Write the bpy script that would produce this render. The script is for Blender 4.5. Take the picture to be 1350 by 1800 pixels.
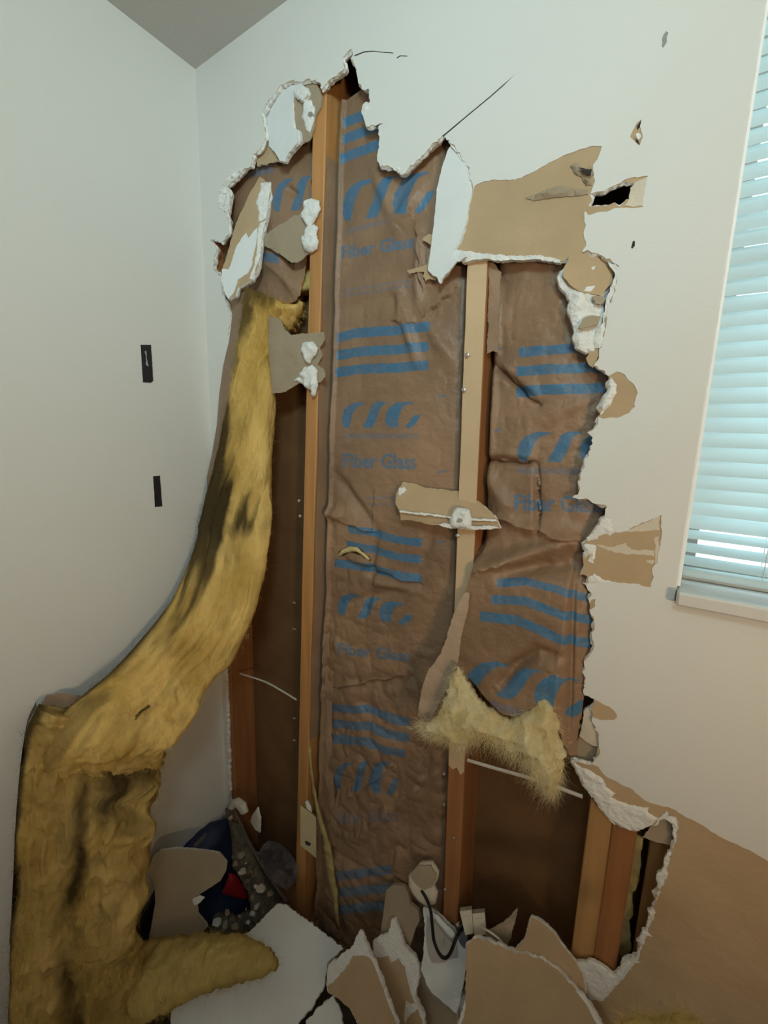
import bpy, math, random
import numpy as np
from mathutils import Vector, Matrix
from mathutils.geometry import delaunay_2d_cdt

# ---------------------------------------------------------------- camera, world, light, exposure
sc = bpy.context.scene
COL = sc.collection
for o in list(bpy.data.objects):
    bpy.data.objects.remove(o)

FPX = 755.5
yaw, pit, rol = [math.radians(a) for a in (33.6, 10.0, 1.55)]
CAM = np.array([1.12, -0.77, 1.54])
_f = np.array([-math.sin(yaw) * math.cos(pit), math.cos(yaw) * math.cos(pit), -math.sin(pit)])
_r = np.array([math.cos(yaw), math.sin(yaw), 0.0])
_u = np.cross(_r, _f)
_r2 = math.cos(rol) * _r + math.sin(rol) * _u
_u2 = -math.sin(rol) * _r + math.cos(rol) * _u
cd = bpy.data.cameras.new('camera')
cam = bpy.data.objects.new('camera', cd)
COL.objects.link(cam)
cd.sensor_fit = 'HORIZONTAL'
cd.sensor_width = 36.0
cd.lens = 36.0 * FPX / 1350.0
cd.clip_start = 0.02
cam.matrix_world = Matrix(((_r2[0], _u2[0], -_f[0], CAM[0]), (_r2[1], _u2[1], -_f[1], CAM[1]),
                           (_r2[2], _u2[2], -_f[2], CAM[2]), (0, 0, 0, 1)))
sc.camera = cam
sc.view_settings.view_transform = 'Standard'
sc.view_settings.look = 'None'
sc.view_settings.gamma = 1.0
sc.view_settings.use_curve_mapping = False
sc.view_settings.exposure = 0.0

w = bpy.data.worlds.new('daylight')
sc.world = w
w.use_nodes = True
bg = w.node_tree.nodes['Background']
bg.inputs[0].default_value = (0.80, 0.94, 1.0, 1)
bg.inputs[1].default_value = 3.2

def area(name, loc, target, sx, sy, power, col):
    l = bpy.data.lights.new(name, 'AREA')
    l.shape = 'RECTANGLE'; l.size = sx; l.size_y = sy; l.energy = power; l.color = col
    o = bpy.data.objects.new(name, l); COL.objects.link(o)
    o.location = loc
    o.rotation_euler = (Vector(target) - Vector(loc)).to_track_quat('-Z', 'Y').to_euler()
    return o
LAMP = Vector((1.40, -1.25, 2.27)); AIM = Vector((0.30, 0.0, 2.15))
area('wall_light_beam', LAMP, AIM, 0.34, 0.24, 4.6, (0.62, 0.94, 1.0)).data.spread = math.radians(108)
# daylight entering by the window in the wall behind the camera
area('rear_window_light', (2.0, -5.15, 1.55), (1.2, 0, 1.2), 1.2, 1.1, 2.0, (0.86, 0.95, 1.0))

# ---------------------------------------------------------------- pixel / geometry helpers
def ray(px, py):
    return _r2 * ((px - 675) / FPX) - _u2 * ((py - 900) / FPX) + _f
def at(px, py, ax, v):                     # point of the sight line on the plane axis = v
    d = ray(px, py)
    return CAM + d * ((v - CAM[ax]) / d[ax])

class Plane:
    def __init__(s, p0, n, up=(0, 0, 1)):
        s.o = np.array(p0, float); s.n = np.array(n, float); s.n /= np.linalg.norm(s.n)
        s.e1 = np.cross(np.array(up, float), s.n); s.e1 /= np.linalg.norm(s.e1)
        s.e2 = np.cross(s.n, s.e1)
    def px(s, x, y):
        d = ray(x, y); t = np.dot(s.o - CAM, s.n) / np.dot(d, s.n); q = CAM + d * t - s.o
        return np.array([np.dot(q, s.e1), np.dot(q, s.e2)])
    def pxs(s, pts):
        return np.array([s.px(*p) for p in pts])
    def to3(s, uv, h=0.0):
        uv = np.asarray(uv); h = np.asarray(h)
        return s.o + uv[:, :1] * s.e1 + uv[:, 1:2] * s.e2 + np.reshape(np.broadcast_to(h, len(uv)), (-1, 1)) * s.n

def wallplane(y): return Plane((0, y, 0), (0, -1, 0))
def facing(px, py, y, n): return Plane(at(px, py, 1, y), n)

def hash3(ix, iy, iz, seed):
    with np.errstate(over='ignore'):
        h = (ix.astype(np.int64) * 374761393 + iy.astype(np.int64) * 668265263 + iz.astype(np.int64) * 1440662683 + seed * 974711) & 0xffffffff
        h = ((h ^ (h >> 13)) * 1274126177) & 0xffffffff
        h = h ^ (h >> 16)
    return (h & 0xffffff) / float(0xffffff) * 2 - 1
def vnoise(p, seed=0):
    p = np.asarray(p, float); i = np.floor(p).astype(np.int64); f = p - i; f = f * f * (3 - 2 * f)
    r = 0
    for a in (0, 1):
        for b in (0, 1):
            for c in (0, 1):
                wgt = (f[:, 0] if a else 1 - f[:, 0]) * (f[:, 1] if b else 1 - f[:, 1]) * (f[:, 2] if c else 1 - f[:, 2])
                r = r + wgt * hash3(i[:, 0] + a, i[:, 1] + b, i[:, 2] + c, seed)
    return r
def fbm(p, scale, octs=3, seed=0, ridged=False):
    p = np.asarray(p, float)
    if p.shape[1] == 2: p = np.c_[p, np.zeros(len(p))]
    p = p * np.asarray(scale); r = 0; a = 1.0
    for k in range(octs):
        n = vnoise(p * (2 ** k) + 17.3 * k, seed + k)
        r = r + a * ((1 - 2 * np.abs(n)) if ridged else n); a *= 0.5
    return r

def inside(pts, poly):
    pts = np.asarray(pts); poly = np.asarray(poly)
    x, y = pts[:, 0], pts[:, 1]; r = np.zeros(len(pts), bool)
    x0, y0 = poly[:, 0], poly[:, 1]; x1, y1 = np.roll(x0, -1), np.roll(y0, -1)
    for a, b, c, d in zip(x0, y0, x1, y1):
        if b == d: continue
        m = (b > y) != (d > y)
        r ^= m & (x < (c - a) * (y - b) / (d - b) + a)
    return r

def rag(loop, step, amp, seed=0, closed=True):
    """split the edges of a loop and give them a torn, irregular run"""
    rng = random.Random(seed); out = []
    n = len(loop)
    for k in range(n if closed else n - 1):
        a = np.asarray(loop[k], float); b = np.asarray(loop[(k + 1) % n], float)
        d = b - a; L = np.linalg.norm(d)
        out.append(a)
        if L < 1e-9: continue
        m = max(1, int(L / step)); nn = np.array([-d[1], d[0]]) / L
        off = 0
        for j in range(1, m):
            off = off * 0.45 + rng.uniform(-1, 1) * amp
            out.append(a + d * (j + rng.uniform(-.25, .25)) / m + nn * off)
    if not closed: out.append(np.asarray(loop[-1], float))
    return np.array(out)

def triangulate(loops, keep, extra=None):
    vs, es = [], []
    for lp in loops:
        b = len(vs); m = len(lp)
        vs += [Vector((float(p[0]), float(p[1]))) for p in lp]
        es += [(b + i, b + (i + 1) % m) for i in range(m)]
    if extra is not None:
        vs += [Vector((float(p[0]), float(p[1]))) for p in extra]
    v, e, f, *_ = delaunay_2d_cdt(vs, es, [], 0, 1e-6)
    v = np.array([(p.x, p.y) for p in v]); f = np.array([t for t in f if len(t) == 3])
    a, b, c = v[f[:, 0]], v[f[:, 1]], v[f[:, 2]]
    ar = (b[:, 0] - a[:, 0]) * (c[:, 1] - a[:, 1]) - (b[:, 1] - a[:, 1]) * (c[:, 0] - a[:, 0])
    f[ar < 0] = f[ar < 0][:, ::-1]
    ok = keep((a + b + c) / 3) & (np.abs(ar) > 1e-12)
    f = f[ok]
    used = np.unique(f); rm = -np.ones(len(v), int); rm[used] = np.arange(len(used))
    return v[used], rm[f]

ORIG = {}
def obj(name, verts, faces, mats, parent=None, midx=None, smooth=False, origin=None, attrs=None):
    verts = np.asarray(verts, float)
    po = ORIG[parent.name] if parent else np.zeros(3)
    if origin is None: origin = po if parent else verts.mean(0) * 1.0
    origin = np.array(origin, float)
    me = bpy.data.meshes.new(name)
    me.from_pydata((verts - origin).tolist(), [], faces if isinstance(faces, list) else faces.tolist())
    if not isinstance(mats, (list, tuple)): mats = [mats]
    for m in mats: me.materials.append(m)
    if midx is not None: me.polygons.foreach_set('material_index', np.asarray(midx, np.int32))
    if smooth: me.polygons.foreach_set('use_smooth', np.ones(len(me.polygons), bool))
    for k, vals in (attrs or {}).items():
        me.attributes.new(k, 'FLOAT', 'POINT').data.foreach_set('value', np.asarray(vals, np.float32))
    me.update()
    o = bpy.data.objects.new(name, me); COL.objects.link(o)
    o.location = (origin - po).tolist()
    if parent: o.parent = parent
    ORIG[o.name] = origin
    return o
def thing(name, label, cat, loc, group=None):
    o = bpy.data.objects.new(name, None); COL.objects.link(o)
    o.location = [float(c) for c in loc]; o.empty_display_size = 0.05
    o['label'] = label; o['category'] = cat
    if group: o['group'] = group
    ORIG[o.name] = np.array(loc, float)
    return o
def tag(o, label, cat, group=None):
    o['label'] = label; o['category'] = cat
    if group: o['group'] = group
    return o
def struct(o):
    o['kind'] = 'structure'; return o

def extrude(uv, tri, pl, hf, hb, edge_out=0.0, seed=0, mid=None):
    """solid from a triangulated plan; front heights hf, back heights hb; returns verts, faces, material index"""
    n = len(uv); rng = np.random.RandomState(seed)
    hf = np.broadcast_to(hf, n); hb = np.broadcast_to(hb, n)
    E = {}
    for t in tri:
        for k in range(3): E[(t[k], t[(k + 1) % 3])] = 1
    B = [e for e in E if (e[1], e[0]) not in E]
    V = [pl.to3(uv, hf), pl.to3(uv, hb)]
    F = [tuple(map(int, t)) for t in tri] + [tuple(int(i) + n for i in t[::-1]) for t in tri]
    M = [0] * len(tri) + [2] * len(tri)
    if edge_out > 0:
        nv = np.zeros((n, 2))
        for a, b in B:
            d = uv[b] - uv[a]; nn = np.array([d[1], -d[0]]); nn /= (np.linalg.norm(nn) + 1e-12)
            nv[a] += nn; nv[b] += nn
        bi = sorted({i for e in B for i in e}); ix = {v: 2 * n + k for k, v in enumerate(bi)}
        q = nv[bi]; q /= (np.linalg.norm(q, axis=1, keepdims=True) + 1e-9)
        s = rng.uniform(0.1, 1, (len(bi), 1)) ** 2 * edge_out
        s = (s + np.roll(s, 1, 0)) / 2
        V.append(pl.to3(uv[bi] + q * s, (hf[bi] * .62 + hb[bi] * .38)))
        for a, b in B:
            F += [(b, a, ix[a], ix[b]), (ix[b], ix[a], a + n, b + n)]; M += [1, 1]
    else:
        for a, b in B:
            F.append((int(b), int(a), int(a) + n, int(b) + n)); M.append(1)
    return np.concatenate(V), [tuple(int(i) for i in f) for f in F], M

def piece(name, parent, pts, pl, thick, mats, step=.004, amp=.0012, seed=1, grid=None, hfun=None, edge_out=0., lift=0., smooth=False, uv=False, origin=None):
    """irregular slab outlined by image points laid on a plane; thick goes away from the viewer"""
    lp = np.asarray(pts, float) if uv else pl.pxs(pts)
    a2 = sum(lp[i][0] * lp[(i + 1) % len(lp)][1] - lp[(i + 1) % len(lp)][0] * lp[i][1] for i in range(len(lp)))
    if a2 < 0: lp = lp[::-1]
    lp = rag(lp, step, amp, seed)
    ex = None
    if grid:
        lo, hi = lp.min(0), lp.max(0)
        gx, gy = np.meshgrid(np.arange(lo[0], hi[0], grid), np.arange(lo[1], hi[1], grid))
        ex = np.c_[gx.ravel(), gy.ravel()] + np.random.RandomState(seed).uniform(-.3, .3, (gx.size, 2)) * grid
        ex = ex[inside(ex, lp)]
        d = edge_dist(ex, lp); ex = ex[d > grid * .35]
    v, f = triangulate([lp], lambda c: inside(c, lp), ex)
    hf = np.full(len(v), lift)
    if hfun is not None: hf = hf + hfun(v, edge_dist(v, lp))
    V, F, M = extrude(v, f, pl, hf, (hf if hfun is not None and thick < .004 else lift) - thick, edge_out, seed)
    if not isinstance(mats, (list, tuple)): mats = [mats]
    mats = list(mats)
    while len(mats) < 3: mats.append(mats[-1])
    return obj(name, V, F, mats, parent, M, smooth=smooth, origin=origin)

def edge_dist(p, lp):
    p = np.asarray(p); d = np.full(len(p), 1e9)
    for i in range(len(lp)):
        a, b = lp[i], lp[(i + 1) % len(lp)]; ab = b - a; L = ab @ ab + 1e-15
        t = np.clip(((p - a) @ ab) / L, 0, 1)
        d = np.minimum(d, np.linalg.norm(p - a - t[:, None] * ab, axis=1))
    return d

def dome(height, scale=60, amp=.5, r=.008, seed=0):
    return lambda v, d: height * np.sqrt(np.clip(d / r, 0, 1)) * (1 + amp * fbm(v, scale, 3, seed))
def ripple(amp, scale, seed=0):
    return lambda v, d: amp * fbm(v, scale, 3, seed)

def box(lo, hi):
    (a, b, c), (d, e, f) = lo, hi
    V = [(a, b, c), (d, b, c), (d, e, c), (a, e, c), (a, b, f), (d, b, f), (d, e, f), (a, e, f)]
    return V, [(3, 2, 1, 0), (4, 5, 6, 7), (0, 1, 5, 4), (1, 2, 6, 5), (2, 3, 7, 6), (3, 0, 4, 7)]
def bevbox(lo, hi, b=.002):
    """box with chamfered edges"""
    import bmesh
    V, Fc = box(lo, hi); bm = bmesh.new()
    vs = [bm.verts.new(v) for v in V]
    for f in Fc: bm.faces.new([vs[i] for i in f])
    bmesh.ops.bevel(bm, geom=bm.edges[:], offset=b, segments=1, affect='EDGES')
    bm.verts.index_update()
    r = [tuple(v.co) for v in bm.verts], [tuple(v.index for v in f.verts) for f in bm.faces]
    bm.free(); return r
def tube(path, rad, sides=8, flat=1.0):
    P = np.asarray(path, float); n = len(P); rad = np.broadcast_to(rad, n); V, Fc = [], []
    T = np.gradient(P, axis=0); up = np.array([.13, .9, .31])
    for k in range(n):
        t = T[k] / (np.linalg.norm(T[k]) + 1e-12); s = np.cross(t, up); s /= np.linalg.norm(s); b = np.cross(s, t)
        for j in range(sides):
            a = 2 * math.pi * j / sides
            V.append(P[k] + rad[k] * (math.cos(a) * s + flat * math.sin(a) * b))
    for k in range(n - 1):
        for j in range(sides):
            j2 = (j + 1) % sides
            Fc.append((k * sides + j, k * sides + j2, (k + 1) * sides + j2, (k + 1) * sides + j))
    Fc.append(tuple(range(sides))[::-1]); Fc.append(tuple((n - 1) * sides + j for j in range(sides)))
    return V, Fc
def smoothpath(pts, m=6):
    P = np.asarray(pts, float); out = []
    Q = np.vstack([2 * P[0] - P[1], P, 2 * P[-1] - P[-2]])
    for k in range(1, len(Q) - 2):
        for j in range(m):
            t = j / m; a, b, c, d = Q[k - 1], Q[k], Q[k + 1], Q[k + 2]
            out.append(.5 * (2 * b + (c - a) * t + (2 * a - 5 * b + 4 * c - d) * t * t + (3 * b - a - 3 * c + d) * t ** 3))
    out.append(P[-1]); return np.array(out)

# ---------------------------------------------------------------- materials
def mat(name, col, rough=.7, var=.12, vscale=6, bump=.15, bscale=120, spec=.3, col2=None, stretch=None, transl=0, transl_col=None, attr=None, attr_col=None, fade=0.):
    m = bpy.data.materials.new(name); m.use_nodes = True
    nt = m.node_tree; N = nt.nodes; L = nt.links
    b = N['Principled BSDF']
    b.inputs['Roughness'].default_value = rough
    b.inputs['Specular IOR Level'].default_value = spec
    tc = N.new('ShaderNodeTexCoord'); src = tc.outputs['Object']
    if stretch:
        mp = N.new('ShaderNodeMapping'); mp.inputs['Scale'].default_value = stretch
        L.new(src, mp.inputs['Vector']); src = mp.outputs['Vector']
    nz = N.new('ShaderNodeTexNoise'); nz.inputs['Scale'].default_value = vscale; nz.inputs['Detail'].default_value = 5
    L.new(src, nz.inputs['Vector'])
    rp = N.new('ShaderNodeValToRGB'); rp.color_ramp.elements[0].position = .32; rp.color_ramp.elements[1].position = .68
    c2 = col2 or tuple(c * (1 - var) for c in col)
    rp.color_ramp.elements[0].color = (*c2, 1); rp.color_ramp.elements[1].color = (*col, 1)
    L.new(nz.outputs['Fac'], rp.inputs['Fac'])
    out = rp.outputs['Color']
    if attr:
        at_ = N.new('ShaderNodeAttribute'); at_.attribute_name = attr
        mx = N.new('ShaderNodeMix'); mx.data_type = 'RGBA'
        fac = at_.outputs['Fac']
        if fade:
            n2 = N.new('ShaderNodeTexNoise'); n2.inputs['Scale'].default_value = 70; n2.inputs['Detail'].default_value = 4
            L.new(tc.outputs['Object'], n2.inputs['Vector'])
            mr = N.new('ShaderNodeMapRange'); mr.inputs[1].default_value = .3; mr.inputs[2].default_value = .6
            mr.inputs[3].default_value = 1 - fade; mr.inputs[4].default_value = 1
            L.new(n2.outputs['Fac'], mr.inputs[0])
            mu = N.new('ShaderNodeMath'); mu.operation = 'MULTIPLY'
            L.new(fac, mu.inputs[0]); L.new(mr.outputs[0], mu.inputs[1]); fac = mu.outputs[0]
        L.new(fac, mx.inputs['Factor']); L.new(out, mx.inputs['A']); mx.inputs['B'].default_value = (*attr_col, 1)
        out = mx.outputs['Result']
    L.new(out, b.inputs['Base Color'])
    if bump:
        bz = N.new('ShaderNodeTexNoise'); bz.inputs['Scale'].default_value = bscale; bz.inputs['Detail'].default_value = 6
        L.new(src, bz.inputs['Vector'])
        bp = N.new('ShaderNodeBump'); bp.inputs['Strength'].default_value = bump; bp.inputs['Distance'].default_value = .01
        L.new(bz.outputs['Fac'], bp.inputs['Height']); L.new(bp.outputs['Normal'], b.inputs['Normal'])
    if transl:
        t = N.new('ShaderNodeBsdfTranslucent'); t.inputs[0].default_value = (*(transl_col or col), 1)
        ms = N.new('ShaderNodeMixShader'); ms.inputs[0].default_value = transl
        L.new(b.outputs[0], ms.inputs[1]); L.new(t.outputs[0], ms.inputs[2])
        L.new(ms.outputs[0], N['Material Output'].inputs[0])
    return m

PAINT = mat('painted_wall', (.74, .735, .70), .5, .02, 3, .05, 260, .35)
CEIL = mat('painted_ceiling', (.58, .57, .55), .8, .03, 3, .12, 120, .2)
BROWN = mat('brown_drywall_paper', (.53, .385, .235), .85, .14, 9, .22, 38, .15)
BROWN_D = mat('grey_brown_paper', (.40, .32, .225), .85, .10, 9, .10, 160, .15)
GYP = mat('gypsum_core', (.84, .83, .80), .9, .08, 40, .45, 140, .1)
WHITEP = mat('white_face_paper', (.80, .82, .82), .7, .05, 12, .10, 120, .2)
CREAM = mat('cream_paper', (.70, .62, .50), .8, .12, 14, .15, 140, .2)
KRAFT = mat('kraft_facing', (.335, .205, .122), .46, .38, 6, .34, 70, .45, attr='ink', attr_col=(.045, .165, .30), fade=.25)
KRAFT_P = mat('kraft_paper_plain', (.36, .235, .15), .55, .2, 9, .2, 60, .35)
WOOD_L = mat('orange_pine', (.57, .275, .095), .5, .28, 5, .08, 60, .35, stretch=(9, 9, .5))
WOOD_M = mat('pale_pine', (.62, .44, .27), .6, .14, 5, .06, 60, .3, stretch=(9, 9, .5))
WOOD_R = mat('amber_pine', (.52, .285, .11), .5, .25, 5, .08, 60, .35, stretch=(9, 9, .5))
WOOD_D = mat('red_brown_pine', (.40, .17, .065), .5, .3, 5, .08, 60, .35, stretch=(9, 9, .5))
SHEATH = mat('brown_fibreboard', (.20, .105, .047), .85, .2, 14, .2, 200, .15)
YELLOW = mat('yellow_fibreglass', (.99, .71, .26), .95, 0, 11, .9, 60, .05, col2=(.62, .41, .11), attr='stain_shade', attr_col=(.035, .03, .018), stretch=(1, 1, .45), transl=.18)
PALE = mat('pale_fibreglass', (.94, .87, .60), .95, 0, 18, .8, 110, .05, col2=(.84, .68, .34), transl=.3)
FIBRE = mat('loose_fibres', (.80, .66, .33), .9, .2, 30, 0)
SILL = mat('white_marble_sill', (.72, .71, .68), .35, .12, 9, .03, 60, .4)
FRAMEM = mat('grey_window_frame', (.48, .45, .41), .5, .1, 12, .05, 60, .4)
SLATM = mat('white_vinyl_slat', (.74, .80, .80), .5, .03, 8, 0, 60, .4, transl=.45, transl_col=(.74, .88, .90))
CORDM = mat('pale_cord', (.66, .70, .70), .8, .1, 30, 0)
METAL = mat('galvanised_screw', (.62, .60, .56), .35, .1, 30, 0, 60, .6); METAL.node_tree.nodes['Principled BSDF'].inputs['Metallic'].default_value = .8
TAPE = mat('black_cloth_tape', (.018, .017, .02), .45, .2, 60, .2, 200, .5)
BLACK = mat('black_cable_jacket', (.015, .014, .014), .5, .2, 30, 0)
WIREW = mat('white_cable_jacket', (.74, .70, .63), .5, .1, 30, 0)
DEVICE = mat('ivory_plastic', (.62, .57, .44), .45, .08, 20, .03, 80, .4)
NAVY = mat('navy_blue_plastic', (.012, .022, .075), .6, .3, 9, .2, 30, .5)
RED = mat('dark_red_print', (.33, .012, .02), .4, .2, 9, .1, 30, .5)
GREYST = mat('dusty_grey_strip', (.17, .145, .12), .7, .25, 15, .2, 60, .3)
FLOORM = mat('dusty_floor', (.07, .055, .04), .7, .25, 6, .15, 90, .3)
BLOCK = mat('cream_box', (.60, .50, .30), .5, .12, 12, .05, 60, .3)
LAMPM = bpy.data.materials.new('lamp_diffuser'); LAMPM.use_nodes = True
_b = LAMPM.node_tree.nodes['Principled BSDF']; _b.inputs['Base Color'].default_value = (.9, .9, .88, 1)
_b.inputs['Emission Color'].default_value = (.95, .98, 1, 1); _b.inputs['Emission Strength'].default_value = 2.0
GLASS = bpy.data.materials.new('window_glass'); GLASS.use_nodes = True
_n = GLASS.node_tree; _n.nodes.remove(_n.nodes['Principled BSDF'])
_t = _n.nodes.new('ShaderNodeBsdfTransparent'); _t.inputs[0].default_value = (.93, .97, .97, 1)
_g = _n.nodes.new('ShaderNodeBsdfGlossy'); _g.inputs['Roughness'].default_value = .03
_m = _n.nodes.new('ShaderNodeMixShader'); _m.inputs[0].default_value = .06
_n.links.new(_t.outputs[0], _m.inputs[1]); _n.links.new(_g.outputs[0], _m.inputs[2]); _n.links.new(_m.outputs[0], _n.nodes['Material Output'].inputs[0])
PLAST = bpy.data.materials.new('clear_plastic_film'); PLAST.use_nodes = True
_n = PLAST.node_tree; _p = _n.nodes['Principled BSDF']; _p.inputs['Base Color'].default_value = (.22, .22, .26, 1); _p.inputs['Roughness'].default_value = .12
_t = _n.nodes.new('ShaderNodeBsdfTransparent'); _m = _n.nodes.new('ShaderNodeMixShader'); _m.inputs[0].default_value = .35
_n.links.new(_t.outputs[0], _m.inputs[1]); _n.links.new(_p.outputs[0], _m.inputs[2]); _n.links.new(_m.outputs[0], _n.nodes['Material Output'].inputs[0])

# ---------------------------------------------------------------- room shell
RX, RY, RZ, T = 5.4, -5.2, 2.44, .0127
W0 = wallplane(0.0)
HOLE = [(607, 96), (618, 86), (620, 97), (616, 104), (622, 111), (627, 129), (630, 147), (639, 158), (649, 157), (653, 182), (641, 180),
 (636, 191), (640, 211), (645, 223), (664, 221), (667, 240), (663, 278), (668, 293), (687, 294), (698, 300), (707, 307), (715, 300),
 (735, 280), (755, 260), (778, 237), (790, 246), (808, 268), (822, 292), (829, 318), (829, 345), (826, 358), (820, 395), (812, 425), (804, 437),
 (806, 446), (830, 445), (860, 447), (882, 453), (905, 450), (953, 450), (984, 458), (1000, 453), (1018, 443),
 (1033, 439), (1055, 448), (1075, 459), (1090, 469), (1084, 488), (1078, 517), (1069, 537), (1065, 554), (1064, 577), (1053, 614), (1053, 623),
 (1044, 643), (1057, 650), (1071, 661), (1069, 685), (1056, 703), (1053, 723), (1055, 728), (1047, 751), (1033, 760), (1042, 769), (1038, 791),
 (1027, 815), (1016, 847), (1016, 870), (1006, 874), (1033, 877), (1067, 891), (1064, 901), (1048, 930), (1031, 950), (1025, 956), (1031, 970),
 (1025, 979), (1026, 994), (1019, 1010), (1033, 1014), (1029, 1025), (1033, 1037), (1040, 1043), (1034, 1052), (1036, 1072), (1044, 1090), (1040, 1115),
 (1044, 1138), (1037, 1150), (1026, 1163), (1027, 1222), (1045, 1228), (1044, 1237), (1040, 1243), (1041, 1263), (1052, 1296), (1053, 1314), (1050, 1330),
 (1041, 1346), (1004, 1337), (1023, 1381), (1045, 1403), (1052, 1418), (1070, 1440), (1092, 1455), (1119, 1461), (1143, 1453), (1156, 1443), (1172, 1433), (1190, 1438), (1191, 1460),
 (1188, 1482), (1172, 1527), (1172, 1545), (1155, 1567), (1151, 1600), (1139, 1622), (1129, 1655), (1119, 1682), (1100, 1690), (1081, 1716), (1065, 1750), (1040, 1756),
 (1010, 1760), (940, 1752), (870, 1745), (790, 1752), (735, 1780), (690, 1792), (640, 1790), (560, 1740), (480, 1680), (430, 1600), (412, 1530), (404.5, 1480),
 (403, 1420), (401, 1350), (399, 1280), (396.5, 1210), (395, 1165), (412, 1120), (430, 1000), (428, 850), (418, 740), (408, 640), (400, 590),
 (406, 558), (400, 535), (391, 522), (389, 487), (374, 473), (376, 453), (381, 438), (369, 424), (373, 420), (389, 427), (402, 409), (402, 387), (398, 375), (401, 358),
 (404, 338), (397, 327), (415, 313), (429, 296), (440, 292), (445, 271), (458, 260), (467, 242), (464, 222), (460, 198), (470, 180), (482, 164), (493, 149), (511, 143), (529, 144),
 (545, 139), (560, 144), (565, 157), (582, 138), (606, 120), (602, 102)]
SLOT = [(1034, 361), (1040, 352), (1036, 340), (1048, 338), (1062, 336), (1080, 326), (1097, 318), (1112, 321), (1116, 334), (1110, 348), (1100, 350), (1090, 362), (1080, 355), (1066, 361)]
DENT = [(1107, 240), (1119, 216), (1128, 210), (1125, 222), (1130, 240), (1124, 256), (1117, 250)]
# places where the painted face has been torn off the board
PEELS = [
 [(828, 352), (835, 326), (853, 318), (880, 317), (905, 316), (930, 306), (965, 286), (1000, 270), (1035, 258), (1058, 257), (1054, 270), (1050, 280), (1042, 290),
  (1044, 305), (1046, 318), (1040, 335), (1036, 345), (1032, 352), (1027, 375), (1030, 395), (1026, 415), (1030, 432), (1022, 445), (1000, 460), (900, 470), (800, 460), (795, 430)],
 [(1034, 341), (1062, 336), (1097, 316), (1121, 312), (1139, 309), (1133, 340), (1130, 364), (1112, 366), (1100, 365), (1080, 366), (1060, 372), (1034, 378), (1028, 370)],
 [(1072, 660), (1084, 653), (1098, 658), (1112, 673), (1121, 690), (1116, 715), (1106, 726), (1090, 733), (1060, 736), (1050, 730), (1046, 700)],
 [(1020, 951), (1048, 945), (1068, 937), (1095, 935), (1122, 923), (1163, 905), (1161, 925), (1163, 940), (1161, 958), (1155, 990), (1146, 1000), (1149, 1015), (1144, 1032), (1115, 1026), (1077, 1023), (1030, 1026), (1020, 1010)],
 [(1040, 1054), (1047, 1053), (1046, 1066), (1038, 1072), (1030, 1070)],
 [(1044, 1230), (1060, 1238), (1078, 1248), (1085, 1260), (1076, 1266), (1055, 1266), (1043, 1262), (1036, 1250)],
 [(1020, 1336), (1040, 1343), (1052, 1348), (1062, 1362), (1090, 1378), (1112, 1388), (1135, 1408), (1160, 1416), (1180, 1421), (1215, 1440), (1250, 1462), (1290, 1482), (1330, 1502), (1400, 1535), (1600, 1640), (1600, 2300),
  (900, 2300), (900, 1745), (1060, 1760), (1120, 1690), (1150, 1600), (1190, 1470), (1172, 1425), (1140, 1460), (1090, 1460), (1045, 1405), (1000, 1345)],
]
CRACKS = [[(622, 97), (640, 90), (655, 89), (672, 91), (690, 92), (692, 94), (672, 92.6), (656, 91), (640, 92.5), (624, 99)],
 [(697, 101), (703, 97), (716, 98), (716, 99.5), (704, 99), (698, 103)],
 [(778, 238), (820, 203), (860, 170), (885, 148), (906, 130), (886, 150), (861, 172), (821, 205), (780, 240)],
 [(660, 221), (668, 217), (674, 217.5), (668, 219), (663, 224)],
 [(1109, 436), (1112, 424), (1116, 423), (1116, 432), (1112, 437)]]
SCUFF = [(1163, 82), (1166, 62), (1171, 55), (1175, 58), (1172, 74), (1166, 84)]

WIN = (1.146, 2.06, 1.300, 2.26)            # window opening x0 x1 z0 z1
def rect(x0, x1, z0, z1): return np.array([(x0, z0), (x1, z0), (x1, z1), (x0, z1)])
# plane coordinates of the back wall: e1 = +x, e2 = +z
hole = rag(W0.pxs(HOLE), .005, .0024, 3)
hole[:, 0] = np.maximum(hole[:, 0], .0015)
hole[:, 1] = np.maximum(hole[:, 1], .004)
slot = rag(W0.pxs(SLOT), .004, .0012, 4)
dent = W0.pxs(DENT)
skin_edge = rag(W0.pxs(HOLE), .0042, .0026, 33); skin_edge[:, 0] = np.maximum(skin_edge[:, 0], .0015); skin_edge[:, 1] = np.maximum(skin_edge[:, 1], .004)
peels = [rag(W0.pxs(p), .005, .0014, 10 + i) for i, p in enumerate(PEELS)]
peels[-1][:, 0] = np.minimum(peels[-1][:, 0], 3.2); peels[-1][:, 1] = np.maximum(peels[-1][:, 1], .02)
cracks = [W0.pxs(c) for c in CRACKS] + [dent]
outer = rect(0, RX, 0, RZ); win = rect(*WIN)
def slab(name, loops, y0, y1, mats, parent=None, edge_out=0.):
    keep = lambda c: inside(c, outer) & ~np.any([inside(c, l) for l in loops], axis=0)
    v, f = triangulate([outer] + loops, keep)
    V, F, M = extrude(v, f, wallplane(y0), 0.0, -(y1 - y0), edge_out, 5)
    return obj(name, V, F, mats, parent, M, origin=None if parent else (0, 0, 0))
wall_back = struct(slab('wall_back', [skin_edge, slot, win] + peels + cracks, 0.0, .0011, [PAINT, GYP, GYP]))
board = slab('drywall_board', [hole, slot, win], .0011, T, [BROWN, GYP, BROWN_D], wall_back, .006)

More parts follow.
